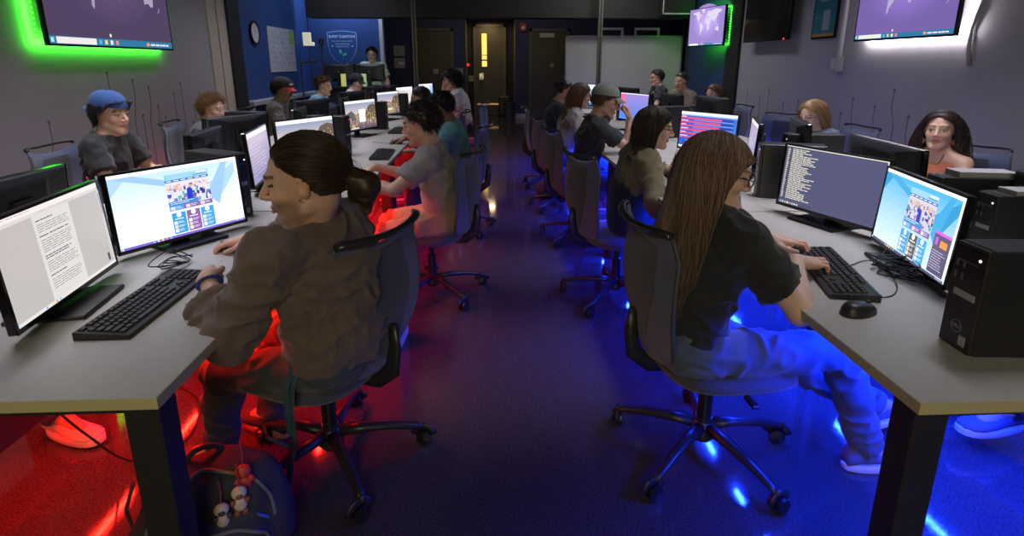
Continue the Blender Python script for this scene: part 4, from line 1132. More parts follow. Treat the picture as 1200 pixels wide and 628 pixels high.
# ------------------------------------------------------------------ hair
def zline(y): return np.interp(y, [-.12, -.05, -.02, .010, .045, .07, .10], [-.065, -.055, -.005, .030, .055, .088, .10])
def hair_base(C, M, sc, thick, step, line=0.0, vols=(), extra=None):
    hs = .2 * sc
    lo, hi = C - hs, C + hs
    for a, b, ra, rb in vols: lo = np.minimum(lo, np.minimum(a, b) - ra - .03); hi = np.maximum(hi, np.maximum(a, b) + ra + .03)
    F = Field(lo, hi, step)
    c = C + M @ (HEAD_C * sc)
    F.ell(c, (HEAD_R + thick) * sc, M, 0)
    X, Y, Z = F.ax[0][:, None, None] - C[0], F.ax[1][None, :, None] - C[1], F.ax[2][None, None, :] - C[2]
    ly = (X * M[0, 1] + Y * M[1, 1] + Z * M[2, 1]) / sc; lz = (X * M[0, 2] + Y * M[1, 2] + Z * M[2, 2]) / sc
    zl = zline(ly) + line
    F.F = F.F + (np.clip(1 - (lz - zl) / .035, 0, 1) ** 1.5 * (thick + .001) * sc).astype(np.float32)
    F.F = np.maximum(F.F, ((zl - lz) * .75 * sc).astype(np.float32))
    for a, b, ra, rb in vols: F.cone(a, b, ra, rb, .025)
    return F.mesh()
def strands(C, M, sc, n, style, length, seed, up=.014, shoulders=None, wave=0.0, steps=14):
    r = np.random.default_rng(seed)
    d = r.normal(size=(n * 6, 3)); d /= np.linalg.norm(d, axis=1)[:, None]
    p = HEAD_C + d * (HEAD_R + .002); ok = (p[:, 2] > zline(p[:, 1]) + .002) & ~((abs(p[:, 0]) > .07) & (p[:, 2] < .02) & (p[:, 1] > -.03))
    d = d[ok][:n]; p = p[ok][:n]; n = len(p)
    grav = M.T @ np.array((0, 0, -1.0)); seg = length * (.75 + .5 * r.random((n, 1))) / steps; seg = seg / sc
    pts = [p.copy()]; v = d.copy()
    if style in ('long', 'wavy'):
        v = grav[None] - d * (d @ grav)[:, None] + np.concatenate([np.sign(d[:, 0:1]) * .5, -.5 + 0 * d[:, 0:1], 0 * d[:, 0:1]], 1) * (d[:, 2:3] > .5); v = unit_rows(v)
    if style in ('pony', 'bun'):
        T = np.array((0, -.120, .008)) if style == 'pony' else np.array((0, -.118, .055))
        done = np.zeros(n, bool)
    ph = r.random((n, 1)) * 6.28; drift = np.stack([vnoise(p * 28, 1) - .5, vnoise(p * 28, 2) - .5, 0 * ph[:, 0]], 1) * 2.2
    lay = 1 + r.random((n, 1)) * 1.0                      # layering height
    for s_ in range(steps):
        t = s_ / steps
        if style in ('pony', 'bun'):
            dist = np.linalg.norm(T - p, axis=1)
            done |= dist < .028
            if s_ < steps * .5: v = (T - p); v = v / (dist[:, None] + 1e-9); sg = np.minimum(np.maximum(dist[:, None] / (steps * .5 - s_ + .01), .002), .05)
            else:
                if style == 'pony': g = grav * 1.15 + np.array((0, -.50, 0)) * (1 - t) * 1.5 + (r.normal(size=(n, 3)) * .9 if s_ < steps * .62 else r.normal(size=(n, 3)) * .25); v = unit_rows(v * .55 + g * .6); sg = seg * 1.0
                else: v = unit_rows(r.normal(size=(n, 3)) + (T + np.array((0, -.02, 0)) - p) * 18); sg = seg * .5
            p = p + v * sg
        else:
            if style == 'long':
                s1 = np.sign(p[:, 0:1] + 1e-6); comb = np.concatenate([s1 * .9, -.35 + 0 * s1, .1 + 0 * s1], 1) * max(0, 1 - t * 2.6)
                v = unit_rows(v * .6 + comb * .35 + drift * (.05 + .25 * t) + grav * (.35 + .8 * t) + r.normal(size=(n, 3)) * .07)
            elif style == 'wavy':
                s1 = np.sign(p[:, 0:1] + 1e-6); comb = np.concatenate([s1 * .7, -.5 + 0 * s1, .2 + 0 * s1], 1) * max(0, 1 - t * 2.4)
                v = unit_rows(v * .6 + comb * .3 + drift * (.05 + .25 * t) + grav * (.4 + .8 * t) + r.normal(size=(n, 3)) * .12)
            elif style == 'short':
                comb = np.array((.0, .35, .15)) + r.normal(size=(n, 3)) * .25; v = unit_rows(v * .7 + d * .35 + comb * .35)
            elif style == 'crop':
                v = unit_rows(v * .6 + d * .3 + np.array((0, -.1, -.35)) + r.normal(size=(n, 3)) * .3)
            elif style == 'mop':
                v = unit_rows(v * .6 + np.concatenate([p[:, 0:1] * 3, p[:, 1:2] * 4 + .25, 0 * ph], 1) + grav * (.3 + .5 * t) + r.normal(size=(n, 3)) * .14)
            elif style == 'curly':
                a = ph + s_ * 1.5; v = unit_rows(d * .75 + np.concatenate([np.cos(a), np.sin(a), np.cos(a + 1)], 1) * .95)
            p = p + v * seg
            if wave: p = p + np.concatenate([np.sin(s_ * 1.1 + ph), np.cos(s_ * 1.1 + ph), 0 * ph], 1) * wave
        # keep outside the skull, the face cylinder and the neck
        q = (p - HEAD_C) / (HEAD_R + .003 + up * lay * min(1, .35 + t * 2)); L = np.linalg.norm(q, axis=1)[:, None]
        p = np.where(L < 1, HEAD_C + q / (L + 1e-9) * (HEAD_R + .003 + up * lay * min(1, .35 + t * 2)), p)
        if style in ('long', 'wavy', 'mop'):
            qq = p[:, :2] - np.array((0, -.02)); rad = np.array((.080, .078 if style != 'long' else .070)); l2 = np.sqrt(((qq / rad) ** 2).sum(1))[:, None]
            m = (l2 < 1) & (p[:, 2:3] < .02); p[:, :2] = np.where(m, np.array((0, -.02)) + qq / (l2 + 1e-9), p[:, :2])
            # keep the face open
            yl = np.interp(p[:, 2], [-.12, -.02, .04, .085], [.000, .012, .040, .085])
            fa = (p[:, 1] > yl) & (p[:, 2] < .085)
            p[fa, 1] = yl[fa]; p[fa, 0] = np.where(p[fa, 0] >= 0, 1, -1) * np.maximum(np.abs(p[fa, 0]), .078)
        if shoulders is not None:
            W = C + (p * sc) @ M.T
            for sc_, sr in shoulders:
                q = (W - sc_) / sr; L = np.linalg.norm(q, axis=1)[:, None]; W = np.where(L < 1, sc_ + q / (L + 1e-9) * sr, W)
            p = (W - C) @ M / sc
        pts.append(p.copy())
    A = np.stack(pts, 1) * sc
    return C + A @ M.T                                    # n,K,3
def unit_rows(v): return v / (np.linalg.norm(v, axis=1)[:, None] + 1e-9)
def strand_mesh(A, r0, base, var, seed):
    n, K, _ = A.shape; r = np.random.default_rng(seed)
    T = np.gradient(A, axis=1); T /= np.linalg.norm(T, axis=2)[..., None] + 1e-9
    u = np.cross(T, np.array((.31, .2, .93))); u /= np.linalg.norm(u, axis=2)[..., None] + 1e-9; w = np.cross(T, u)
    rad = (r0 * np.linspace(1, .35, K))[None, :, None]
    rings = np.stack([A + (u * math.cos(a) + w * math.sin(a)) * rad for a in (0, 2.094, 4.188)], 2)    # n,K,3,3
    P = rings.reshape(-1, 3); idx = np.arange(n * K * 3).reshape(n, K, 3)
    Q = np.stack([idx[:, :-1], np.roll(idx[:, :-1], -1, 2), np.roll(idx[:, 1:], -1, 2), idx[:, 1:]], -1).reshape(-1, 4)
    c = np.array(base)[None] * (1 + (r.random((n, 1)) - .5) * 2 * var); c = np.clip(c, 0, 1)
    return P, Q, np.repeat(c, K * 3, 0)

def skin_mat():
    m = mat('skin', (.5, .3, .2), .50, vcol=True, sss=.06, bump=(420, .0003), var=.04, vscale=40)
    return m
def hair_mat(): return mat('hair', (.05, .03, .02), .42, vcol=True, spec=.35)
def cloth_mat(name, c, rough=.9, sc=420, amp=.0005, var=.08, vs=30): return mat('cloth ' + name, c, rough, bump=(sc, amp), var=var, vscale=vs, sheen=.15)

SKINS = {'light': (.56, .34, .25), 'tan': (.44, .26, .17), 'brown': (.22, .115, .07), 'dark': (.14, .07, .042), 'pale': (.62, .41, .33)}

def person(name_label, pos, face, seat=.410, lean=12, head=(0, 0), hyaw=0, hpitch=8, hroll=0, skin='light', hair=('short', (.03, .02, .015), .05), shirt=('tee', (.1, .1, .1)), trousers=(.05, .06, .09),
           hands=None, level=0, female=False, scale=1.0, glasses=None, cap=None, stubble=0.0, legs=None, stand=False, shoes=(.1, .1, .1), sole=(.5, .5, .5), extras=(), sh_w=None, seed=1, group=None, hood=False, knees=None, sway=0.0, shirt_name=None, twist=0, beyond=False, collar=None, hscale=1.0, torso=1.0, legk=1.0):
    """level 0 nearest, 1 middle, 2 far. pos is the seat centre; face the heading in degrees (0 = +x, 90 = +y)."""
    root = thing('person', name_label, 'person', (pos[0], pos[1], 0), R(face - 90), group)
    # everything below in the person's frame: +y ahead, +x to their right
    s = scale * (1.0 if stand else .93); step = (.0065, .010, .014)[level]; fine = level < 2
    rr = (.0028, .0042, .0068)[level]
    fwd = np.array((0, 1.0, 0)); up = np.array((0, 0, 1.0)); rt = np.array((1.0, 0, 0))
    if stand: hipz = .90 * s
    else: hipz = seat + .112 * s
    hip = np.array((0, -.06 if not stand else 0, hipz))
    la = R(lean); spd = np.array((math.sin(R(sway)), math.sin(la), math.cos(la))); spd = unit(spd)
    waist = hip + spd * .16 * s * torso; chest = waist + unit(spd + np.array((0, .04, 0))) * .18 * s * torso
    neckb = chest + unit(spd + np.array((0, .12, 0))) * .165 * s * (.5 + .5 * torso)
    Tw = rot('Z', twist); side = Tw @ rt
    sw = (sh_w or (.168 if not female else .148)) * s
    Rm = np.stack([side, unit(np.cross(spd, side)) * 1.0, spd], 1)
    hc = neckb + unit(spd * .55 + up * .8 + np.array((0, .25, 0))) * .155 * s + np.array((head[0], head[1], 0))
    HM = rot('Z', hyaw) @ rot('X', -hpitch) @ rot('Y', hroll); hs = scale * hscale * (1.0 if not female else .95)
    sho = [neckb - up * .045 * s + side * sg * sw + fwd * .0 for sg in (1, -1)]
    def tow(pw):                                          # world -> person frame
        v = np.array(pw, float) - np.array((pos[0], pos[1], 0)); a = -R(face - 90)
        return np.array((v[0] * math.cos(a) - v[1] * math.sin(a), v[0] * math.sin(a) + v[1] * math.cos(a), v[2]))
    def tod(d):
        a = -R(face - 90); return np.array((d[0] * math.cos(a) - d[1] * math.sin(a), d[0] * math.sin(a) + d[1] * math.cos(a), d[2]))
    ua, fa = .275 * s, .245 * s
    arms = []
    hands = hands or {}
    for i, key in enumerate(('R', 'L')):
        sg = 1 if i == 0 else -1
        hd = hands.get(key)
        if hd is None:
            if stand: w = sho[i] + np.array((sg * .08, .05, -.50 * s)); hd = dict(pose='relax', f=(0, .1, -1), u=(sg, 0, 0), local=True)
            else: w = np.array((sg * .13, .30, seat + .32)); hd = dict(pose='relax', f=(-sg * .35, 1, 0), u=(0, 0, 1), local=True)
        else: w = np.array(hd['p'], float) if hd.get('local') else tow(hd['p'])
        f = np.array(hd['f'], float) if hd.get('local') else tod(hd['f']); u = np.array(hd['u'], float) if hd.get('local') else tod(hd['u'])
        pole = hd.get('pole', (sg * .7, -.5, -.9)); pole = tod(pole) if hd.get('wpole') else np.array(pole, float)
        el, w2 = ik(sho[i], w, ua, fa, pole)
        arms.append((sho[i], el, w2, unit(f), unit(u), hd.get('pose', 'relax'), sg))
    hipj = [hip + rt * sg * .088 * s - up * .01 for sg in (1, -1)]
    lg = []
    for i, sg in enumerate((1, -1)):
        if stand: kn = hipj[i] + np.array((sg * .01, .02, -.42 * s)); an = kn + np.array((0, -.02, -.40 * s)); toe = np.array((0, 1, 0))
        else:
            k = (knees or ((.14, .36), (-.14, .36)))[i]
            an = np.array((legs[i][0], legs[i][1], .085 if len(legs[i]) < 3 else legs[i][2])) if legs else np.array((sg * .13, .36, .085))
            kn, an = ik(hipj[i], an, .42 * s * legk, .40 * s * legk, (sg * .25, .9, .9)); toe = np.array((legs[i][3] if legs and len(legs[i]) > 3 else sg * .15, 1, 0))
        lg.append((hipj[i], kn, an, unit(toe)))
    allp = [hip, hc, neckb] + [q for a in arms for q in a[:3]] + [q for l in lg for q in l[:3]]
    lo = np.min(allp, 0) - .24; hi = np.max(allp, 0) + .24
    # ---------------- body
    den = [(hc - .15 * hs, hc + .15 * hs, rr)]
    for a in arms: den.append((a[2] + a[3] * .09 - .10, a[2] + a[3] * .09 + .10, rr if level < 2 else .008))
    lo[2] = max(lo[2], .0)
    F = Field(lo, hi, step * 1.5, den)
    F.cone(hip + up * .02, waist, .10, .095, .04, flat=Rm[:, 1], ff=.75); F.cone(waist, chest, .095, .11, .04, flat=Rm[:, 1], ff=.75); F.cone(chest, neckb - up * .04, .11, .07, .04, flat=Rm[:, 1], ff=.75)
    F.cone(sho[0], sho[1], .047 * s, .047 * s, .04)
    for i in (0, 1): F.cone(neckb + up * .03, sho[i], .042 * s, .040 * s, .03)
    thin = .88 if female else 1.0
    for a, e, w, f, u, po, sg in arms:
        F.cone(a, e, .046 * s * thin, .038 * s * thin, .02)
        m_ = e + (w - e) * .3
        F.cone(e, m_, .038 * s * thin, .040 * s * thin, .015); F.cone(m_, w, .040 * s * thin, .0255 * s * thin, .015)
        F.cone(w, w + f * .02, .0255 * s * thin, .022 * s, .012, flat=np.cross(f, np.cross(f, u)), ff=.8)
        hand_sdf(F, w + f * .008, f, u, -sg, po, (.95 if not female else .88) * s)
    for h_, k_, a_, t_ in lg: F.cone(h_, k_, .066, .047, .03); F.cone(k_, a_, .045, .033, .02); F.cone(a_, a_ + t_ * .1 - up * .04, .03, .025, .02)
    head_sdf(F, hc, HM, hs, neckb + up * .005, female, fine)
    P, Q = F.mesh(); del F
    P = smooth_mesh(P, Q, 1, .35)
    sk = SKINS[skin]; lipc = tuple(np.array(sk) * np.array((.85, .52, .52))) if not female else tuple(np.array(sk) * np.array((.85, .42, .42)))
    c = np.tile(np.array(sk, float), (len(P), 1)); near = np.linalg.norm(P - hc, axis=1) < .17 * hs
    c[near] = head_colors(P[near], hc, HM, hs, sk, hair[1], lipc, stubble, fine)
    for a, e, w, f, u, po, sg in arms:                     # knuckles and nails slightly redder
        t = (P - w) @ f; m = (np.linalg.norm(P - w, axis=1) < .2) & (t > .06); c[m] = c[m] * np.array((1.05, .88, .86))
    mk('body', P, Q, skin_mat(), root, c)
    # ---------------- clothing
    kind, sc_ = shirt[0], shirt[1]
    nm = 'shirt' if kind in ('tee', 'long', 'tank') else 'sweatshirt'
    th = {'tee': .010, 'long': .010, 'sweat': .016, 'tank': .007}[kind]
    F = Field(lo, hi, step)
    fl = Rm[:, 1]
    k_ = 1.0 if not female else .93
    F.cone(hip + up * (.035 if not stand else .02), waist, (.140 * s + th) * k_, (.128 * s + th) * k_, .05, flat=fl, ff=.74)
    F.cone(waist, chest, (.128 * s + th) * k_, (.150 * s + th) * k_, .05, flat=fl, ff=.72)
    F.cone(chest, neckb - spd * .06, (.150 * s + th) * k_, .10 * s + th, .05, flat=fl, ff=.66)
    if female: F.cone(chest + fwd * .07 * s - side * .06, chest + fwd * .07 * s + side * .06, .06, .06, .05)
    F.cone(sho[0], sho[1], .052 * s + th, .052 * s + th, .045)
    for i in (0, 1): F.cone(neckb + up * .012, sho[i] + up * .004, .046 * s + th, .048 * s + th, .04)
    if kind == 'sweat':                                    # loose cloth: belly overhang and rolled hem
        F.cone(hip + up * .055 + fwd * .02, waist, .165 * s, .150 * s, .05, flat=fl, ff=.80)
        F.cone(waist - fwd * .03, chest - fwd * .03, .155 * s, .165 * s, .05, flat=fl, ff=.74)
    F.cut(neckb + spd * .030 + fwd * .008, spd + fwd * .22, .15, .2) if kind != 'tank' else F.cut(neckb - spd * .03 + fwd * .02, spd + fwd * .5, .16, .25)
    hem = hip - up * .03 if stand else hip + up * .01
    F.cut(hem, -up, .30, .4)
    for (a, e, w, f, u, po, sg) in arms:
        if kind == 'tank': F.cut(a - side * sg * .035, side * sg + up * .1, .16, .3); continue
        if kind == 'tee':
            end = a + (e - a) * .66; d = unit(e - a); F.cone(a, end + d * .03, .058 * s + th, .056 * s + th * 1.6, .03); F.cut(end, d, .115, .15)
        else:
            fc = .80 if kind == 'sweat' else .97
            en = hands.get('R' if sg > 0 else 'L', {}).get('cuff', fc)
            end = e + (w - e) * en; d = unit(w - e)
            F.cone(a, e, .058 * s + th, .050 * s + th * 1.1, .03); F.cone(e, end + d * .02, .050 * s + th * 1.1, .036 * s + th * (1.1 if kind == 'sweat' else .6), .025); F.cut(end, d, .09, .12)
            if kind == 'sweat':                            # bunched cloth at the elbow and cuff
                for q in (.18, .42, .68): F.cone(e + d * en * fa * q - unit(np.cross(d, up)) * .02, e + d * en * fa * q + unit(np.cross(d, up)) * .02, (.052 - .008 * q) * s + th * .5, (.050 - .008 * q) * s + th * .5, .006)
    P, Q = F.mesh(); N = normals(P, Q)
    if level < 2:
        w1 = vnoise(P * np.array((11, 11, 17)) + vnoise(P * 6, 5)[:, None] * 2.2, seed); w2 = vnoise(P * 34, seed + 3)
        amp = .018 if kind == 'sweat' else .013
        w3 = vnoise(P * np.array((26, 26, 15)) + vnoise(P * 9, 2)[:, None] * 3, seed + 5)
        P = P + N * ((1 - np.abs(2 * w1 - 1)) ** 3 * amp * 1.2 - amp * .35 + (1 - np.abs(2 * w3 - 1)) ** 4 * amp * .45 + (w2 - .5) * .002)[:, None]
        P = smooth_mesh(P, Q, 1, .4)
    cm = cloth_mat(shirt_name or ('%s %.2f %.2f %.2f' % (kind, *sc_)), sc_, .92 if kind == 'sweat' else .88, 260 if kind == 'sweat' else 500)
    so = mk(nm, P, Q, cm, root)
    if collar and level < 2:
        ring = []
        for t in np.linspace(0, 2 * PI, 22, endpoint=False):
            ring.append(neckb + spd * .020 + side * .062 * s * math.cos(t) + fwd * (.066 * s * math.sin(t) + .006) - up * (.020 * math.sin(t)))
        MB().tube(ring, .0085, 7, closed=True).build('collar', cloth_mat('collar %s' % str(collar), collar), so, smooth=True)
    # ---------------- trousers
    F = Field(lo - .02, hi, step * 1.2)
    F.cone(hip - rt * .05 + up * .012, hip + rt * .05 + up * .012, .104 * s, .104 * s, .04, flat=fwd, ff=1.05)
    for h_, k_2, a_, t_ in lg:
        F.cone(h_ + up * .012, k_2, .084 * s, .066 * s, .04); F.cone(k_2, k_2 + (a_ - k_2) * .35, .066 * s, .062 * s, .02)
        dn = unit(a_ - k_2)
        if shirt[-1] != 'shorts': F.cone(k_2 + (a_ - k_2) * .3, a_ + dn * .02, .063 * s, .056 * s, .02); F.cut(a_ + dn * .0, dn, .12, .15)
        else: F.cut(k_2 - unit(k_2 - h_) * .02, unit(k_2 - h_), .11, .14)
    if not stand: F.cut(hip + up * .10, up, .3, .3)
    P, Q = F.mesh(); N = normals(P, Q)
    if level < 2:
        w1 = vnoise(P * 15 + vnoise(P * 8, 5)[:, None] * 2, seed + 9); P = P + N * ((1 - np.abs(2 * w1 - 1)) ** 3 * .014 - .004)[:, None]; P = smooth_mesh(P, Q, 1, .4)
    mk('shorts' if shirt[-1] == 'shorts' else 'trousers', P, Q, cloth_mat('twill %.3f %.3f %.3f' % tuple(trousers), trousers, .85, 700, .0006, .22, 14), root)
    # ---------------- shoes
    for h_, k_2, a_, t_ in lg:
        sr = np.cross(t_, up); a0 = np.array((a_[0], a_[1], max(a_[2] - .085, 0)))
        sh = MB(); V = []; F_ = []
        prof = [(-.075, .030, .075, .0), (-.06, .036, .10, .0), (-.02, .036, .098, .0), (.03, .038, .082, .0), (.08, .046, .062, .0), (.13, .048, .050, .002), (.165, .040, .042, .006), (.188, .020, .030, .012)]
        n = 12
        for y, w_, h1, z0 in prof:
            for j in range(n):
                t = 2 * PI * j / n; cx = math.cos(t); sn = math.sin(t)
                V.append(a0 + t_ * y + sr * cx * w_ * (.9 if sn > .3 else 1) + up * (z0 + .018 + (h1 - .018) * (.5 + .5 * sn)))
        for i in range(len(prof) - 1):
            for j in range(n): F_.append((i * n + j, i * n + (j + 1) % n, (i + 1) * n + (j + 1) % n, (i + 1) * n + j))
        F_.append(tuple(range(n))[::-1]); F_.append(tuple((len(prof) - 1) * n + j for j in range(n)))
        so2 = sh.add(V, F_).build('shoe', mat('shoe %.2f %.2f %.2f' % tuple(shoes), shoes, .7, bump=(300, .0006)), root, smooth=True)
        V = []; F_ = []; n = 20
        for z, k2 in ((0, .96), (.004, 1.03), (.024, 1.04), (.03, .97)):
            for j in range(n):
                t = 2 * PI * j / n; y = .058 + .134 * math.cos(t); w_ = .044 * (math.sin(t) if abs(math.sin(t)) > 0 else 0) * (1 + .15 * math.cos(t)); w_ = math.copysign(abs(math.sin(t)) ** .7 * .045 * (1 + .12 * math.cos(t)), math.sin(t))
                V.append(a0 + t_ * (.058 + (y - .058) * k2) + sr * w_ * k2 + up * (z + .010 * max(0, math.cos(t) - .6)))
        for i in range(3):
            for j in range(n): F_.append((i * n + j, i * n + (j + 1) % n, (i + 1) * n + (j + 1) % n, (i + 1) * n + j))
        F_.append(tuple(range(n))[::-1]); F_.append(tuple(3 * n + j for j in range(n)))
        MB().add(V, F_).build('sole', mat('sole %.2f %.2f %.2f' % tuple(sole), sole, .6), so2, smooth=True, angle=.8)
        if level == 0:
            lc = MB()
            for q in range(5):
                y = .03 + q * .02; z = .094 - q * .011
                lc.tube([a0 + t_ * y + sr * x + up * (z - 14 * x * x) for x in np.linspace(-.022, .022, 5)], .0025, 5)
            lc.build('laces', mat('laces', (.5, .5, .5), .8), so2, smooth=True)
    # ---------------- hair
    hst, hcol, hlen = hair[:3]; thick = hair[3] if len(hair) > 3 else .008
    sho_c = [(neckb - up * .05 * s + side * sg * sw * .5, np.array((sw * .75, .088, .085))) for sg in (1, -1)] + [(chest, np.array((.16, .118, .17))), (neckb + up * .03, np.array((.058, .058, .08)))]
    if hst != 'none':
        vols = []
        gg = lambda x, y, z: hc + HM @ (np.array((x, y, z)) * hs)
        if hst in ('long', 'wavy'):
            z1 = -min(hlen, .36) * .75
            for sgn in (-1, 1):
                vols.append((gg(sgn * .052, -.045, -.01), gg(sgn * .056, -.062, z1 * .75), .028, .020))
            vols.append((gg(0, -.075, 0), gg(0, -.088, z1), .045, .034))
            vols += [(gg(-.03, -.078, 0), gg(-.045, -.085, z1 * .9), .04, .03), (gg(.03, -.078, 0), gg(.045, -.085, z1 * .9), .04, .03)]
        if hst == 'pony': vols.append((gg(0, -.085, .002), gg(0, -.122, -.006), .042, .024)); vols.append((gg(0, -.122, -.006), gg(0, -.148, -.030), .024, .037)); vols.append((gg(0, -.148, -.030), gg(.0, -.142, -.095), .037, .012))
        if hst == 'bun': vols.append((gg(0, -.115, .06), gg(0, -.13, .055), .034, .034))
        lift = 0.0
        P, Q = hair_base(hc, HM, hs, thick, (.0045, .007, .010)[level], 0.0, vols)
        N = normals(P, Q)
        f1 = vnoise((P - hc) @ HM * np.array((60, 60, 60) if hst in ('curly', 'crop', 'short', 'mop') else (150, 26, 40)), seed); P = P + N * ((f1 - .5) * (.012 if hst in ('curly', 'mop', 'short', 'crop') else (.009 if hst == 'pony' else .005)))[:, None]
        cc = np.array(hcol)[None] * (.75 + .5 * f1[:, None])
        if level < 2 or hst in ('curly', 'long', 'wavy'):
            n = {0: 6500, 1: 1500, 2: 500}[level]
            if hst in ('crop',): n = int(n * .7)
            A = strands(hc, HM, hs, n, hst, hlen, seed, up={'long': .011, 'wavy': .011, 'pony': .007, 'bun': .005, 'mop': .014}.get(hst, .006) + (thick - .008) * .7, shoulders=sho_c if hst in ('long', 'wavy') else None, wave=hair[4] if len(hair) > 4 else 0.0, steps={0: 18, 1: 12, 2: 9}[level])
            SP, SQ, SCc = strand_mesh(A, (.0011, .0019, .003)[level], hcol, .45, seed)
            Q = np.concatenate([Q, SQ + len(P)]); P = np.concatenate([P, SP]); cc = np.concatenate([cc, SCc])
        mk('hair', P, Q, hair_mat(), root, cc)
    if hst == 'pony':
        MB().tube([gg(.020 * math.cos(t), -.124, .000 + .020 * math.sin(t)) for t in np.linspace(0, 2 * PI, 14, endpoint=False)], .005, 6, closed=True).build('hair_tie', satin_black, root, smooth=True)
    # ---------------- cap
    H2 = frame(hc, HM[:, 0], HM[:, 1], HM[:, 2]) @ Matrix.Scale(hs, 4)
    if cap:
        ccol, back = cap[0], cap[1]
        cp = MB(); V = []; F_ = []; n = 24; m = 9
        RR = HEAD_R + .017; c0 = HEAD_C + np.array((0, -.004, .006))
        for i in range(m + 1):
            a = (PI / 2) * i / m
            for j in range(n):
                t = 2 * PI * j / n; z = math.sin(a) * (RR[2] - .02) * 1.12; rr_ = math.cos(a) ** .8
                V.append(np.array((c0[0] + RR[0] * math.cos(t) * rr_, c0[1] + RR[1] * math.sin(t) * rr_, c0[2] + .022 + z + (.010 * math.sin(t) * (1 if not back else -1)) * (1 - i / m))))
        for i in range(m):
            for j in range(n): F_.append((i * n + j, i * n + (j + 1) % n, (i + 1) * n + (j + 1) % n, (i + 1) * n + j))
        cp.add(V, F_)
        cp.ball((c0[0], c0[1], c0[2] + .022 + (RR[2] - .02) * 1.12), .007, 6)
        cp.xf(H2)
        co_ = cp.build('cap', cloth_mat('cap %.2f %.2f %.2f' % tuple(ccol), ccol, .85), root, smooth=True)
        sgn = -1 if back else 1
        G = []
        for u in np.linspace(-1, 1, 13):
            row = []
            for v in np.linspace(0, 1, 6):
                x = u * (.068 - .010 * v); yy = sgn * (math.sqrt(max(0, 1 - (x / .093) ** 2)) * .108 + v * .068 * math.sqrt(max(0, 1 - (u * .92) ** 2))) + c0[1]
                row.append((x, yy, c0[2] + .028 - .030 * v - 6.0 * x * x * (.6 + .6 * v)))
            G.append(row)
        bm_ = MB().sheet(G, .004).xf(H2); bm_.build('cap_brim', cloth_mat('cap brim %.2f %.2f %.2f' % tuple(cap[2] if len(cap) > 2 else ccol), cap[2] if len(cap) > 2 else ccol, .8), co_, smooth=True, angle=.8)
        if len(cap) > 2:
            bb = MB()
            for q in range(5):
                t = PI / 2 + (q - 2) * .17; bb.box((-.006, -.003, -.008), (.006, .003, .010), M=Matrix.Translation((c0[0] + (RR[0] + .001) * math.cos(t), c0[1] + (RR[1] + .001) * math.sin(t), c0[2] + .055)) @ Matrix.Rotation(t - PI / 2, 4, 'Z'))
            bb.xf(H2).build('cap_lettering', mat('cap letter', (.7, .68, .5), .7), co_)
    if glasses:
        gm = MB()
        for sg in (-1, 1):
            gm.tube([(sg * .032 + .0225 * math.cos(t), .1005 - .0015 * abs(math.cos(t)), .006 + .018 * math.sin(t)) for t in np.linspace(0, 2 * PI, 20, endpoint=False)], .0016 if glasses != 'thick' else .0026, 6, closed=True)
            gm.tube([(sg * .0545, .098, .010), (sg * .076, .075, .012), (sg * .083, .0, .010), (sg * .080, -.025, -.005)], .0018, 5)
        gm.tube([(-.010, .103, .010), (0, .108, .012), (.010, .103, .010)], .0018, 5)
        gm.xf(H2); gm.build('glasses', mat('spectacle frame', (.05, .03, .02), .25) if glasses != 'pale' else mat('pale spectacles', (.6, .6, .55), .2, .6), root, smooth=True)
    info = dict(root=root, hc=hc, HM=HM, hs=hs, arms=arms, neckb=neckb, side=side, H2=H2, sho=sho, hip=hip, tow=tow, lg=lg)
    return info
# ------------------------------------------------------------------ monitors
LM = 'monitors along the left tables'
monitor(-1.21, 1.50, 1.73, 'front left monitor showing a white text document', 'doc', 1.1, cz=.915)
monitor(-1.18, 2.07, 1.01, 'bright monitor with a pale blue website beside the man with the ponytail', 'site_a', 1.35, cz=.905)
monitor(-1.27, 3.03, 1.75, 'monitor with a pinkish screen mostly behind the ponytailed head', 'pink', 1.2, cz=.93)
monitor(-1.19, 3.60, 1.08, 'monitor with a dusk town picture just above the ponytailed head', 'photo1', 1.3, cz=.93)
monitor(-1.29, 4.72, 1.95, 'narrowly seen bluish monitor beside a picture monitor, left of the aisle', 'blueside', 1.3, cz=.94)
monitor(-1.21, 5.25, 1.18, 'monitor with a dusk picture and white pop up, facing the man in teal', 'photo1', 1.3, cz=.94)
monitor(-1.22, 6.78, 1.2, 'monitor with a dark town picture and yellow panel, fourth along the left', 'photo2', 1.2, cz=.94)
monitor(-1.22, 8.15, 1.22, 'pale screened monitor, fifth along the left of the aisle', 'light', 1.2, cz=.94)
monitor(-1.02, 9.15, 1.2, 'last small blue and white monitor at the far end of the left row', 'blueside', 1.2, cz=.95)
# backs, wall side
for k, (yc, a, b) in enumerate(((1.85, 'dark monitor back at the left frame edge, behind the document screen', None), (3.15, 'dark monitor back before the man in the blue cap', 'angled dark monitor back before the curly haired person'),
                        (4.75, 'dark monitor back left of the cup shaped stand, second pair on the wall side', 'dark angled monitor back before the person in the red cap'),
                        (6.25, 'dark monitor back behind the red capped person, wall side', 'dark monitor back before the boy in light blue'), (7.7, 'dark monitor back in front of the person in a black cap', 'last dark monitor back on the left wall side'))):
    monitor(-1.63, yc, -PI / 2 + (.12 if k else .0), a, 'light', .8, cz=.905)
    if b: monitor(-1.68, yc + .55, -PI / 2 - .45, b, 'light', .8, cz=.94)
RMN = 1
monitor(1.46, 2.20, -1.25, 'monitor with a dark code editor facing the long haired typist', 'term', 1.15, cz=.915)
monitor(1.43, 1.68, -1.81, 'monitor with a blue website beside the black computer tower', 'site_b', 1.4, cz=.905)
monitor(1.60, 3.88, -1.03, 'monitor with red bars on blue before the person in overalls', 'redblue', 1.2, cz=.93)
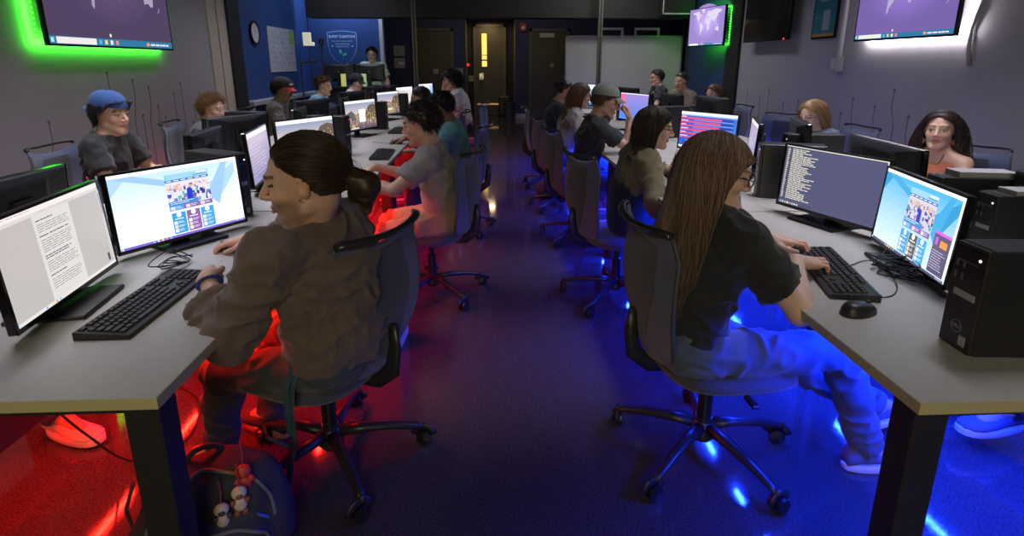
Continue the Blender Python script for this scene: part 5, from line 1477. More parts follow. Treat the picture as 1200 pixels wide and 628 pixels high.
monitor(1.68, 3.34, -1.95, 'monitor with a muted pink screen right of the red barred one', 'pink', 1.1, cz=.93)
monitor(1.50, 5.55, -1.22, 'monitor with a blue and violet screen before the man in the cap', 'blueui', 1.2, cz=.98)
monitor(1.22, 4.55, -1.6, 'edge on monitor with a pale green window beside the dark haired person', 'light', .9, cz=.88, scale=.8)
monitor(1.42, 7.35, -1.35, 'small white and blue monitor at the far end of the right row', 'blueside', 1.2, cz=1.0)
monitor(1.85, 2.40, PI / 2 - .12, 'wide black monitor back with round logo before the woman in rust', 'light', .9, cz=.89, scale=1.12)
monitor(1.86, 3.12, PI / 2 - .35, 'black monitor back before the blond haired person', 'light', .9, cz=.95)
monitor(1.98, 1.50, PI / 2 - .1, 'black monitor back at the right frame edge behind stacked computers', 'light', .9, cz=.97)
monitor(1.92, 4.55, PI / 2 + .15, 'dark monitor back standing alone before the right grey wall', 'light', .7, cz=1.0)
monitor(1.9, 5.55, PI / 2 + .1, 'curved dark monitor back before the person with pale spectacles', 'light', .8, cz=.97)
monitor(1.92, 6.25, PI / 2 - .3, 'dark monitor back before the brown haired person by the jamb', 'light', .8, cz=.95)
monitor(1.9, 7.3, PI / 2 + .3, 'dark monitor back before the whiteboard, nearest to it', 'light', .8, cz=.96)
monitor(1.75, 8.0, PI / 2, 'farthest dark monitor back below the whiteboard', 'light', .8, cz=.97)

# towers
make_tower('black computer tower with round logo at the right front corner', (1.150, 1.155, TT), R(-94), w=.10, h=.265, d=.30)
make_tower('dark computer tower standing behind the bright website monitor', (-1.12, 2.42, TT), R(60), w=.1, h=.29)
make_tower('dark tower with a red light between the left monitors', (-1.06, 4.10, TT), R(78), led='red', h=.30)
make_tower('dark tower before the third pair of left monitors', (-1.08, 5.80, TT), R(80))
make_tower('dark tower beside the fourth left monitor', (-1.08, 7.35, TT), R(80))
make_tower('dark tower with a green light before the curly haired person', (-1.72, 4.25, TT), R(80), led='green', h=.32)
make_tower('dark computer tower at the left of the red barred monitor, behind the typist', (1.42, 2.72, TT), R(-110), w=.11, h=.28)
make_tower('slim dark computer standing left of the small olive one on the right bench', (1.72, 3.02, TT), R(-100), h=.29)
o = make_tower('small olive lit computer beside the muted pink monitor', (1.60, 2.98, TT), R(-100), h=.23, w=.08)
make_tower('black computer with a pale top on the right wall side, leftmost of three', (1.70, 1.93, TT), R(-100), h=.27)
make_tower('black computer with a pale top on the right wall side, middle of three', (1.72, 1.72, TT), R(-96), h=.25)
make_tower('black computer with a pale top on the right wall side, rightmost of three', (1.90, 1.78, TT), R(-96), h=.31)
make_tower('dark tower between the blue violet monitor and the man in the cap', (1.6, 5.0, TT), R(-80))
make_tower('dark tower at the far end of the right bench', (1.6, 6.6, TT), R(-80))
make_tower('dark tower under the dark monitor backs on the far left bench', (-1.7, 5.55, TT), R(80))
# sheets lying on the computers and benches
def sheet(label, loc, rz, w, d, m=white_paper, th=.006, cat='paper', nm='paper_sheet'):
    o = MB().box((-w / 2, -d / 2, 0), (w / 2, d / 2, th), bev=.001).build(nm, m); o.location = loc; o.rotation_euler = (0, 0, rz)
    return tag(o, label, cat)
pale_top = mat('pale grey plastic', (.30, .30, .31), .5)
sheet('pale flat adapter on top of the leftmost small computer', (1.845, 1.905, TT + .2705), R(-10), .20, .085, pale_top, .02, 'adapter', 'power_adapter')
sheet('pale flat adapter on top of the middle small computer', (1.86, 1.70, TT + .2505), R(-6), .20, .08, pale_top, .015, 'adapter', 'power_adapter')
sheet('white notebook lying before the woman in the rust top', (2.22, 2.42, TT + .0005), R(10), .30, .22, white_paper, .015, 'notebook', 'notebook')
sheet('folded grey paper lying before the man in the blue cap', (-1.98, 3.05, TT + .0005), R(70), .28, .2, mat('grey paper', (.35, .37, .37), .6), .004)
sheet('second grey sheet on the left wall side by the cup of pens', (-1.92, 3.42, TT + .0005), R(84), .26, .16, mat('grey paper', (.35, .37, .37), .6), .003)
pc = thing('pen_cup', 'dark cup of pens before the man in the blue cap', 'cup', (-1.95, 2.72, TT))
MB().lathe([(.001, 0), (.036, 0), (.038, .09), (.034, .09), (.034, .01), (.001, .01)], 18).build('cup', mat('dark cup', (.05, .05, .06), .4), pc, smooth=True, angle=.6)
for k, cc in enumerate(((.6, .05, .1), (.6, .6, .65), (.1, .1, .4))):
    MB().cyl((.01 * (k - 1), .008 * k - .01, .01), (.03 * (k - 1), .02 * k - .02, .135), .004, n=8).build('pen', mat('pen %d' % k, cc, .4), pc)

# keyboards and mice
k0 = make_keyboard('long black keyboard lying along the front left table', (-.985, 1.505, TT + .0003), R(91))
k1 = dup(k0, (1.135, 1.64, TT + .0003), R(-105.5), 'black keyboard under the hands of the long haired typist')
for p, r_, lb in (((-.80, 4.10, TT + .0003), 93, 'small black keyboard on the left bench between the grey shirt and the teal shirt'), ((-.95, 2.98, TT + .0003), 88, 'black keyboard hidden beyond the ponytail before the man in grey'),
              ((-.92, 5.6, TT + .0003), 90, 'black keyboard on the fourth left table'), ((1.16, 3.3, TT + .0003), -92, 'black keyboard before the person in overalls'), ((1.22, 5.3, TT + .0003), -90, 'black keyboard before the person in the white sleeves')):
    dup(k0, p, R(r_), lb)
m0 = make_mouse('black mouse under the hand of the ponytailed man', (-.965, 1.965, TT + .0003), R(97))
for p, r_, lb in (((1.03, 1.345, TT + .0003), -75, 'black mouse on the front right table near the edge'), ((-.80, 3.32, TT + .0003), 92, 'black mouse under the hand of the man in grey'), ((-.80, 4.72, TT + .0003), 90, 'black mouse held by the man in teal')):
    dup(m0, p, R(r_), lb)
sheet('dark phone lying beside the keyboard on the third right table', (1.02, 2.82, TT + .0005), R(70), .15, .075, gloss_black, .008, 'phone', 'smartphone')
# tangled cables
rr = random.Random(11)
def tangle(label, c, n, rx, ry, z=TT + .004):
    pts = []
    for k in range(n):
        a = k * 2.1 + rr.random(); q = .4 + .6 * rr.random()
        pts.append((c[0] + rx * q * math.cos(a), c[1] + ry * q * math.sin(a), z + rr.random() * .045))
    return cable(label, pts, .0021)
for k in range(4): tangle('black cable in the tangle under the blue website monitor', (1.36, 1.62), 9, .08, .14).__setitem__('group', 'tangled cables under the right monitor')
for k in range(2): tangle('black cable in the loops behind the front left keyboard', (-1.08, 1.78), 8, .06, .10).__setitem__('group', 'tangled cables behind the left keyboard')
cable('thin mouse cord running back across the front right table', [(1.045, 1.40, TT + .01), (1.09, 1.47, TT + .003), (1.18, 1.44, TT + .003), (1.26, 1.50, TT + .003), (1.32, 1.60, TT + .01), (1.38, 1.66, TT + .01)], .0018)
cable('thin keyboard cord on the front right table', [(1.21, 1.66, TT + .012), (1.25, 1.70, TT + .004), (1.33, 1.74, TT + .004), (1.40, 1.72, TT + .006)], .0018)
cable('black cord looping down to the red lit floor at the left', [(-1.36, 1.50, .45), (-1.35, 1.62, .22), (-1.30, 1.74, .012), (-1.18, 1.86, .006), (-1.25, 2.1, .006), (-1.42, 2.24, .02), (-1.50, 2.26, .20), (-1.44, 2.2, .5)], .004)
for k in range(3): cable('white mouse cord of the left bench, short piece by the hands', [(-.86, 3.4 + k * 1.3, TT + .006), (-.95, 3.45 + k * 1.3, TT + .003), (-1.02, 3.5 + k * 1.3, TT + .003)], .0016)['group'] = 'short cords on the left bench'

# ------------------------------------------------------------------ wall screens
tv('large wall display with a purple world map ringed in green light, left wall', (XL + .10, 4.84, 2.05), PI / 2, 1.54, 1.02, tvmap((.085, .055, .125), (.42, .36, .52)), 1.0, (.05, 1.0, .03), 4.5, 'LRB', .10)
tv('wall display with a violet world map before a white glow, right wall', (XR - .10, 4.33, 1.955), -PI / 2, 1.07, .70, tvmap((.20, .13, .42), (.50, .44, .66), (.8, .25, .1)), 1.0, (1.0, .93, .98), 6, 'LRB', .10)
tv('small far wall display with a violet world map ringed in green light', (XR - .20, 8.05, 1.93), -PI / 2 + .22, .86, .54, tvmap((.28, .20, .5), (.6, .55, .72), (.8, .25, .1)), 1.3, (.05, 1.0, .03), 4.5, 'LRBT', .12)
bt = tv('large switched off black display high on the right wall', (XR - .10, 6.50, 2.10), -PI / 2, 1.06, .86, None, 0, off=.1)
MB().box((-.51, -.0375, -.41), (.51, -.034, .41)).build('screen', gloss_black, bt)
MB().box((.44, -.04, -.425), (.455, -.036, -.412)).build('standby_light', mat('standby red', (.5, 0, 0), .4, emit=(1, .02, .02), estr=6), bt)
po = thing('wall_poster', 'teal poster in a black frame on the right grey wall', 'poster', (XR - .002, 5.53, 1.96), -PI / 2)
MB().box((-.20, -.02, -.30), (.20, 0, .32), bev=.003).build('poster_frame', gloss_black, po)
pm = MB().box((-.18, -.0225, -.28), (.18, -.0198, .30), 0).box((-.10, -.0235, .06), (.14, -.022, .12), 1).box((-.12, -.0235, .12), (.12, -.022, .135), 1)
pm.box((-.02, -.0235, -.22), (.09, -.022, -.03), 1).box((-.16, -.0235, .16), (.0, -.022, .17), 2).box((-.16, -.0235, .20), (.06, -.022, .215), 2).box((-.15, -.0235, -.10), (-.05, -.022, -.09), 2).box((-.18, -.0232, -.28), (.18, -.022, -.25), 3)
pm.build('print', [mat('teal print', (.02, .16, .20), .5), mat('pale print', (.25, .35, .38), .5), mat('mid print', (.1, .3, .33), .5), mat('amber print', (.35, .2, .05), .5)], po)
cd = thing('wall_conduit', 'pale cable conduit running down the right wall to a small box', 'conduit', (XR, 5.22, 0), -PI / 2)
MB().box((-.018, -.03, 1.48), (.018, 0, 3.19), bev=.004).build('duct', light_trim, cd)
MB().box((-.075, -.05, 1.36), (-.005, 0, 1.47), bev=.006).box((-.01, -.045, 1.34), (.06, 0, 1.48), bev=.006).build('socket_box', mat('pale socket', (.42, .42, .42), .4), cd)
hs_ = MB().tube([(XR - .016, 3.74, 1.86), (XR - .016, 3.775, 1.75), (XR - .018, 3.80, 1.65), (XR - .018, 3.79, 1.52), (XR - .016, 3.76, 1.40)], .013, 8).build('wall_hose', mat('grey hose', (.30, .30, .32), .5), smooth=True)
tag(hs_, 'curved grey hose hanging on the right wall in the white glow', 'hose')

# ------------------------------------------------------------------ lectern desk with displays by the emblem wall
ld = thing('standing_desk', 'dark standing desk before the man in the pale green shirt', 'desk', (-2.2, 9.45, 0))
MB().box((-.62, -.32, 1.02), (.62, .32, 1.05), bev=.004).build('desktop', black_plastic, ld)
MB().box((-.58, -.28, 0), (.58, -.25, 1.02)).build('front_panel', black_metal, ld)
for x in (-.56, .56): MB().box((x - .03, -.26, 0), (x + .03, .3, 1.02), bev=.004).build('side_panel', black_metal, ld)
for x, lb in ((-2.47, 'black monitor on the standing desk, left of the pair'), (-1.97, 'black monitor on the standing desk, right of the pair')):
    m = monitor(x, 9.4, PI, lb, 'light', .5, cz=.955); m.location.z = 1.05
for x, lb, c in ((-2.35, 'small glowing yellow card on the standing desk', (.7, .7, .2)), (-2.02, 'glowing greenish card on the standing desk', (.5, .7, .3))):
    o = MB().box((-.04, 0, 0), (.04, .015, .2), bev=.003).build('display_card', mat('card ' + lb[:12], c, .5, emit=c, estr=.35)); o.location = (x, 9.09 + .0, 1.051); tag(o, lb, 'card')
    o.location = (x, 9.14, 1.0505)
tp = thing('tripod_stand', 'thin black tripod stand beside the boy in light blue', 'stand', (-2.75, 8.35, 0))
MB().cyl((0, 0, .3), (0, 0, 1.45), .012).cyl((0, 0, 1.42), (.28, 0, 1.46), .012).build('pole', black_metal, tp)
for k in range(3):
    a = k * 2 * PI / 3; MB().cyl((0, 0, .5), (.3 * math.cos(a), .3 * math.sin(a), .01), .01).build('leg', black_metal, tp)

# ------------------------------------------------------------------ chairs
c0 = make_chair('empty looking mesh chair under the man with the ponytail', (-.585, 1.735, 0), R(156 - 90), 'task chairs')
c0['label'] = 'dark mesh task chair under the man with the ponytail'
for x, y, f, lb in ((.79, 1.72, 4, 'dark mesh task chair under the long haired typist'), (-.36, 3.21, 165, 'mesh task chair under the man in the grey shirt'), (-.29, 4.53, 166, 'mesh task chair under the man in teal'),
                 (-.52, 5.80, 176, 'mesh task chair partly hidden behind the man in teal'), (-.30, 7.13, 168, 'last mesh task chair on the left of the aisle, under the white shirt'),
                 (.78, 3.10, 14, 'grey mesh task chair under the person in overalls'), (.76, 4.30, 12, 'mesh task chair under the man in the green cap'), (.74, 5.28, 10, 'mesh task chair under the person in white sleeves'), (.72, 6.30, 0, 'farthest mesh task chair on the right of the aisle'),
                 (-2.42, 3.45, 5, 'dark task chair under the man in the blue cap'), (-2.47, 4.85, 10, 'dark task chair behind the curly haired person'), (-2.44, 6.25, 0, 'dark task chair under the person in the red cap'), (-2.40, 7.55, 0, 'dark task chair under the boy in light blue'), (-2.4, 8.8, 0, 'dark task chair under the person in a black cap'),
                 (2.72, 3.08, 200, 'dark task chair under the woman in rust'), (2.72, 4.2, 180, 'dark task chair under the blond haired person'), (2.75, 5.15, 215, 'empty dark task chair before the right grey wall'),
                 (2.8, 6.4, 180, 'dark task chair under the brown haired person by the jamb'), (2.8, 7.35, 180, 'dark task chair under the person with pale spectacles'), (2.75, 8.6, 180, 'dark task chair under the man before the whiteboard'),
                 (-2.42, 1.95, 0, 'dark task chair at the left frame edge'), (2.66, 1.78, 180, 'dark task chair beyond the right frame edge')):
    dup(c0, (x, y, 0), R(f - 90), lb)

# ------------------------------------------------------------------ backpack, box, bag
bp_ = thing('backpack', 'black backpack with hanging charms on the floor at the left table leg', 'backpack', (-.80, 1.33, 0), R(25))
bc = mat('backpack nylon', (.032, .034, .040), .75, bump=(300, .0012), var=.2, vscale=12)
F = Field(np.array((-.26, -.2, -.01)), np.array((.26, .2, .42)), .009)
F.ell((0, 0, .17), (.19, .12, .17), None, .03); F.cone((-.10, .0, .10), (.10, .0, .10), .12, .12, .04, flat=(0, 1, 0), ff=.8); F.ell((0, -.10, .12), (.14, .06, .10), None, .02); F.cone((-.08, 0, .27), (.08, 0, .27), .07, .07, .04); F.cut((0, 0, .004), (0, 0, -1), .4, .3)
P, Q = F.mesh(); N = normals(P, Q); P = P + N * ((vnoise(P * 16, 4) - .5) * .03)[:, None]; P[:, 2] = np.maximum(P[:, 2], .002)
mk('bag_body', P, Q, bc, bp_)
from mathutils.bvhtree import BVHTree
BVH = BVHTree.FromPolygons([tuple(p) for p in P], [tuple(int(i) for i in q) for q in Q])
bp_M = Matrix.Translation((-.80, 1.33, 0)) @ Matrix.Rotation(R(25), 4, 'Z')
def on_bag(x, z, off=.002):
    h = BVH.ray_cast(Vector((x, -.6, z)), Vector((0, 1, 0)))
    if h[0] is None: return Vector((x, 0, z))
    return h[0] + h[1] * off * (1 if h[1].y < 0 else -1)
MB().tube([on_bag(.13 * math.cos(t), .13 + .07 * math.sin(t)) for t in np.linspace(-.2, PI + .2, 24)], .005, 6).tube([on_bag(.155 * math.cos(t), .17 + .165 * math.sin(t)) for t in np.linspace(0, PI, 30)], .005, 6).build('zip', mat('zip grey', (.16, .16, .17), .4), bp_)
MB().tube([on_bag(x, .26 + .03 * math.sin(x * 20), .004) for x in np.linspace(-.13, -.02, 8)], .009, 6, flat=.4).build('webbing', mat('webbing', (.07, .07, .075), .7), bp_)
MB().tube([(.045 * math.cos(t), .02, .335 + .035 * math.sin(t)) for t in np.linspace(0, PI, 12)], .008, 6).build('grab_handle', bc, bp_, smooth=True)
MB().tube([(-.18, .05, .30), (-.215, .08, .20), (-.20, .08, .08), (-.15, .06, .03)], .014, 6, flat=.35).build('shoulder_strap', bc, bp_, smooth=True)
MB().tube([(.16, .08, .30), (.23, .13, .2), (.2, .13, .05), (.12, .1, .02)], .014, 6, flat=.5).build('shoulder_strap', bc, bp_, smooth=True)
MB().tube([on_bag(.11, .20, .006), on_bag(.135, .175, .006)], .007, 6, flat=.6).build('blue_tag', mat('blue tag', (.08, .14, .5), .5), bp_)
def charm(label, loc, c1, c2, s=1):
    hit = BVH.ray_cast(Vector((loc[0], -.6, loc[2] - .02)), Vector((0, 1, 0)))[0]
    wpos = bp_M @ Vector((hit.x, hit.y - .012 * s, hit.z + .02))
    t = thing('bag_charm', label, 'charm', wpos, R(25))
    m = MB().ball((0, 0, .0), .016 * s, 8, sc=(1, .7, 1)).ball((0, 0, -.03 * s), .014 * s, 8, sc=(1, .6, 1.2)); m.build('figure', mat('charm ' + label[:10], c1, .5), t, smooth=True)
    m = MB()
    for sx in (-1, 1): m.ball((sx * .014 * s, 0, -.022 * s), .007 * s, 6).ball((sx * .008 * s, 0, -.05 * s), .008 * s, 6)
    m.ball((0, -.006, -.004), .009 * s, 6); m.build('trim', mat('charm trim ' + label[:10], c2, .5), t, smooth=True)
    MB().tube([(0, 0, .014 * s), (.003, .01, .035 * s), (0, .02, .06 * s)], .0018, 5).build('cord', mat('charm cord', (.3, .05, .05), .5), t)
charm('white charm figure with brown trim hanging on the black backpack', (.075, -.02, .285), (.6, .5, .42), (.25, .08, .05), 1.25)
charm('pale charm figure hanging lower on the black backpack', (.03, -.02, .26), (.6, .48, .4), (.06, .05, .05), 1.2)
charm('round red charm on top of the black backpack', (.09, 0, .325), (.6, .06, .04), (.5, .05, .04), 1.3)
bx_ = thing('storage_box', 'tall pale box glowing red beside the chair of the man in grey', 'box', (-.60, 2.60, 0), R(-4))
bm2 = mat('pale carton', (.55, .46, .38), .75, var=.06)
m = MB(); w, d, h, t_ = .15, .11, .50, .012
m.box((-w, -d, 0), (w, d, t_)).box((-w, -d, t_), (w, -d + t_, h)).box((-w, d - t_, t_), (w, d, h)).box((-w, -d + t_, t_), (-w + t_, d - t_, h)).box((w - t_, -d + t_, t_), (w, d - t_, h))
m.build('carton', bm2, bx_)
MB().box((-w, -d - .11, h - .004), (w, -d, h + .0), M=Matrix.Translation((0, 0, 0))).build('flap', bm2, bx_)
bg = thing('tote_bag', 'small dark bag on the floor beside the farthest right chairs', 'bag', (.66, 5.72, 0), R(20))
F = Field(np.array((-.2, -.16, -.01)), np.array((.2, .16, .3)), .012); F.ell((0, 0, .09), (.16, .10, .11), None, .02); F.cut((0, 0, .003), (0, 0, -1), .4, .2); P, Q = F.mesh(); N = normals(P, Q); P += N * ((vnoise(P * 18, 6) - .5) * .03)[:, None]; P[:, 2] = np.maximum(P[:, 2], .002)
mk('bag_body', P, Q, bc, bg); MB().tube([(-.07, 0, .17), (-.05, 0, .26), (.05, 0, .26), (.07, 0, .17)], .007, 6).build('handle', bc, bg)
wbt = thing('water_bottle', 'dark bottle standing by the monitors on the far left bench', 'bottle', (-1.35, 7.6, TT))
MB().lathe([(.001, 0), (.034, 0), (.036, .01), (.036, .15), (.02, .18), (.02, .2)], 16).build('flask', mat('flask', (.05, .06, .08), .3), wbt, smooth=True, angle=.6)
MB().lathe([(.001, .225), (.022, .225), (.022, .2), (.001, .2)], 14).build('lid', black_plastic, wbt)
hp = None

# ------------------------------------------------------------------ people
D = dict
p1 = person('man with a brown ponytail and brown sweatshirt using a mouse, front left', (-.535, 1.61), 160, lean=1, sway=-7, head=(-.02, -.045), hscale=1.1, torso=.93, hyaw=26, hpitch=6, skin='light', hair=('pony', (.035, .020, .012), .15, .007), shirt=('sweat', (.125, .088, .078)), trousers=(.035, .045, .06), level=0, stubble=.6, seed=3, shirt_name='brown sweatshirt', collar=(.11, .078, .068),
            hands={'R': D(p=(-.875, 1.955, .795), f=(-1, .02, -.22), u=(-.2, 0, 1), pose='mouse', cuff=.55), 'L': D(p=(-.83, 1.53, .80), f=(-.55, .8, -.1), u=(-.4, -.5, .85), pose='fist', pole=(.35, -.8, -.8), wpole=True, cuff=.62)},
            legs=((.16, .40), (-.05, .44)), shoes=(.04, .04, .05), sole=(.5, .25, .2), sh_w=.18)
r1 = person('long haired typist in glasses and black shirt, front right', (.71, 1.63), 10, lean=7, head=(0, -.045), torso=.93, hyaw=-20, hpitch=16, skin='pale', hair=('long', (.20, .130, .088), .36, .006, .0012), shirt=('tee', (.018, .018, .020)), trousers=(.07, .10, .16), level=0, female=False, legk=1.24, glasses='thick', seed=5, shirt_name='black tee',
            hands={'L': D(p=(1.025, 1.865, .795), f=(1, -.30, -.10), u=(0, 0, 1), pose='type', pole=(.2, .8, -1), wpole=True), 'R': D(p=(.985, 1.60, .80), f=(1, .28, -.12), u=(0, 0, 1), pose='type', pole=(-.1, -1, -.75), wpole=True)},
            legs=((.13, .62, .085, .1), (-.01, .87, .10, -.25)), shoes=(.10, .12, .2), sole=(.6, .6, .65), sh_w=.165)
p2 = person('dark haired man in a grey shirt and khaki shorts at the left tables', (-.33, 3.15), 178, torso=.88, lean=5, head=(0, .03), hyaw=-8, hpitch=12, skin='light', hair=('crop', (.022, .015, .012), .034, .016), shirt=('tee', (.27, .25, .27), 'shorts'), trousers=(.28, .25, .15), level=1, stubble=.35, seed=7,
            hands={'R': D(p=(-.70, 3.33, .795), f=(-1, 0, -.2), u=(0, 0, 1), pose='mouse'), 'L': D(p=(-.72, 2.98, .78), f=(-1, .15, -.1), u=(0, 0, 1), pose='relax', pole=(.2, -1, -.8), wpole=True)}, collar=(.25, .23, .25))
p3 = person('man in a teal shirt with a white earbud, behind the grey shirt', (-.30, 4.50), 180, torso=.86, lean=6, head=(0, .05), hyaw=0, hpitch=14, skin='brown', hair=('crop', (.010, .008, .008), .022, .014), shirt=('tee', (.10, .30, .34)), trousers=(.03, .04, .08), level=1, seed=8,
            hands={'R': D(p=(-.70, 4.70, .795), f=(-1, 0, -.2), u=(0, 0, 1), pose='mouse')})
p4 = person('dark haired person mostly hidden behind the man in teal', (-.60, 5.75), 180, torso=.85, lean=8, head=(0, .05), hpitch=12, skin='tan', hair=('short', (.02, .015, .012), .04, .012), shirt=('tee', (.03, .04, .08)), level=2, seed=9)
p5 = person('person in a white shirt resting the face on one hand, far left of the aisle', (-.36, 7.08), 182, seat=.50, lean=8, head=(0, .04), hpitch=12, skin='light', hair=('mop', (.012, .010, .010), .09, .016), shirt=('tee', (.55, .52, .50)), level=1, seed=10,
            hands={'R': D(p=(-.57, 7.22, 1.10), f=(.0, -.1, 1), u=(-1, 0, .1), pose='chin', pole=(-.4, .3, -1), wpole=True)})
r2 = person('person in overalls with wavy dark hair and glasses, right of the aisle', (.88, 3.05), 4, torso=.85, lean=5, head=(.02, .04), hyaw=-14, hpitch=10, skin='light', hair=('wavy', (.045, .026, .018), .22, .014, .004), shirt=('long', (.17, .135, .07)), trousers=(.02, .025, .04), level=1, female=True, glasses='thin', seed=12,
            hands={'R': D(p=(1.08, 2.82, .79), f=(1, .2, -.1), u=(0, 0, 1), pose='relax', cuff=.75), 'L': D(p=(1.12, 3.25, .79), f=(1, 0, -.1), u=(0, 0, 1), pose='type')})
r3 = person('man in a sage green cap and black shirt resting the chin on a fist', (.82, 4.25), 2, lean=8, head=(0, .04), hyaw=-4, hpitch=12, skin='light', hair=('crop', (.10, .06, .035), .02, .006), shirt=('tee', (.025, .026, .032)), trousers=(.02, .03, .06), level=1, cap=((.20, .24, .20), False), seed=13,
            hands={'R': D(p=(1.10, 4.16, 1.0), f=(-.25, .05, 1), u=(1, -.4, .2), pose='chin', pole=(.5, -.3, -1), wpole=True)})
r4 = person('person with long wavy light brown hair, glasses and white sleeves', (.80, 5.25), 2, lean=8, head=(0, .04), hyaw=-4, hpitch=12, skin='light', hair=('wavy', (.16, .085, .045), .36, .012, .002), shirt=('long', (.50, .48, .47)), level=1, female=True, glasses='thin', seed=14)
r5 = person('person with dark hair tied in a bun, farthest on the right of the aisle', (.74, 6.25), 0, lean=12, head=(0, .05), hyaw=-10, hpitch=12, skin='light', hair=('bun', (.02, .014, .012), .10, .008), shirt=('tee', (.02, .02, .03)), level=2, female=True, seed=15)
lc = person('man in a backward blue cap and black shirt by the left grey wall', (-2.36, 3.47), 2, lean=3, head=(0, .02), hyaw=-16, hpitch=4, skin='light', hair=('mop', (.012, .010, .012), .04, .004), shirt=('tee', (.016, .017, .020)), level=1, cap=((.02, .075, .26), True), seed=16, scale=.98)
lk = person('curly ginger haired person in glasses behind a monitor, left wall side', (-2.48, 4.82), 2, torso=.86, lean=12, seat=.42, head=(0, .03), hyaw=-12, hpitch=8, skin='pale', hair=('curly', (.20, .10, .045), .07, .016), shirt=('tee', (.10, .10, .12)), level=1, glasses='pale', seed=17, scale=.95)
lr = person('person in a black cap with red brim over dark hair, left wall side', (-2.33, 6.22), 2, lean=4, head=(0, .03), hyaw=-14, hpitch=14, skin='brown', hair=('curly', (.010, .008, .008), .06, .016), shirt=('tee', (.12, .11, .11)), level=1, cap=((.012, .012, .014), False, (.45, .03, .03)), seed=18)
lb_ = person('brown haired boy in a light blue shirt on the far left bench', (-2.28, 7.50), 0, lean=6, head=(0, .04), hyaw=-14, hpitch=8, skin='light', hair=('short', (.07, .04, .025), .035, .012), shirt=('tee', (.16, .30, .46)), level=1, seed=19)
lw = person('person in a white shirt and black cap at the far left bench', (-2.2, 8.85), 0, lean=10, head=(0, .05), hyaw=-16, hpitch=16, skin='pale', hair=('crop', (.02, .015, .012), .02, .008), shirt=('tee', (.55, .55, .57)), level=1, cap=((.012, .012, .014), False), glasses='pale', seed=20)
st_ = person('standing man in a pale green shirt before the blue emblem wall', (-2.02, 9.98), 262, stand=True, lean=0, hyaw=8, hpitch=6, skin='light', hair=('short', (.012, .010, .010), .03, .012), shirt=('tee', (.42, .55, .38)), trousers=(.03, .03, .04), level=1, glasses='thin', seed=21, scale=1.0)
rw = person('woman in a rust sleeveless top with long dark hair and round earring', (2.64, 3.05), 206, torso=.80, lean=0, seat=.41, head=(0, .0), hyaw=14, hpitch=-2, skin='light', hair=('wavy', (.030, .016, .012), .34, .012, .002), shirt=('tank', (.36, .10, .045)), level=1, female=True, seed=22, scale=.98)
rb = person('blond haired person looking down behind a monitor, right wall side', (2.66, 4.18), 190, torso=.86, lean=12, seat=.41, head=(0, .04), hyaw=10, hpitch=22, skin='pale', hair=('wavy', (.26, .15, .065), .26, .010, .001), shirt=('tee', (.1, .12, .18)), level=1, female=True, glasses='thin', seed=23, scale=.96)
rg1 = person('brown haired person beside the black wall jamb on the right', (2.75, 6.35), 196, torso=.86, lean=10, seat=.43, head=(0, .04), hyaw=8, hpitch=12, skin='light', hair=('long', (.09, .045, .03), .25, .010), shirt=('tee', (.25, .2, .15)), level=2, female=True, seed=24, scale=.98)
rg2 = person('person with pale spectacles and dark tied hair facing the aisle', (2.62, 7.25), 205, lean=4, seat=.47, head=(0, .03), hyaw=8, hpitch=6, skin='tan', hair=('bun', (.015, .010, .010), .08, .010), shirt=('tee', (.16, .12, .085)), level=1, female=True, glasses='pale', seed=25)
rg3 = person('short haired man in a dark shirt before the whiteboard', (2.68, 8.55), 182, lean=2, seat=.48, head=(0, .02), hyaw=0, hpitch=6, skin='light', hair=('crop', (.02, .015, .014), .02, .010), shirt=('tee', (.02, .02, .03)), level=1, glasses='thin', seed=26)
lx = person('person outside the left edge whose red lit sneaker shows under the table', (-2.24, 1.95), 0, lean=6, skin='light', hair=('crop', (.03, .02, .015), .02, .010), shirt=('tee', (.1, .1, .1)), trousers=(.05, .06, .08), level=2, seed=27, legs=((.04, .57, .09, .35), (-.16, .30, .085, .1)), shoes=(.62, .56, .5), sole=(.65, .6, .55))
rx = person('person outside the right edge whose dark shoes show under the table', (2.56, 1.80), 180, lean=6, skin='light', hair=('crop', (.03, .02, .015), .02, .010), shirt=('tee', (.1, .1, .1)), trousers=(.04, .05, .07), level=2, seed=28, legs=((.13, .66, .085, .2), (-.10, .74, .085, -.1)), shoes=(.08, .08, .14), sole=(.5, .5, .6))

# worn details
def on(info, pts): return pts
a = p1['arms'][1]                                       # left wrist: band
wv = a[2] - unit(a[2] - a[1]) * .018; ax = unit(a[2] - a[1]); u = unit(np.cross(ax, (0, 0, 1))); w = np.cross(ax, u)
o = MB().tube([wv + (u * math.cos(t) + w * math.sin(t)) * .030 for t in np.linspace(0, 2 * PI, 18, endpoint=False)], .008, 6, closed=True, flat=.4, up=tuple(ax)).build('wristband', mat('navy band', (.02, .05, .30), .5), p1['root'], smooth=True)
E_ = p1['H2']
MB().ball(tuple(E_ @ Vector((-.083, .000, -.028))), .0035, 6).build('ear_stud', mat('gold stud', (.8, .6, .3), .2, 1.0), p1['root'])
ln = thing('lanyard', 'teal patterned lanyard hanging from the pocket of the ponytailed man', 'lanyard', (0, 0, 0)); del ln['category']; del ln['label']; ln.parent = p1['root']
hp_ = p1['hip']
lm = mat('teal lanyard', (.015, .07, .10), .7, var=.5, vscale=50)
MB().tube([hp_ + np.array((-.155, .04, .05)), hp_ + np.array((-.180, .045, -.02)), hp_ + np.array((-.190, .05, -.10)), hp_ + np.array((-.185, .055, -.20))], .0085, 6, flat=.22).tube([hp_ + np.array((-.155, .055, .05)), hp_ + np.array((-.185, .062, -.02)), hp_ + np.array((-.194, .066, -.10)), hp_ + np.array((-.188, .068, -.18))], .0085, 6, flat=.22).build('strap', lm, ln)
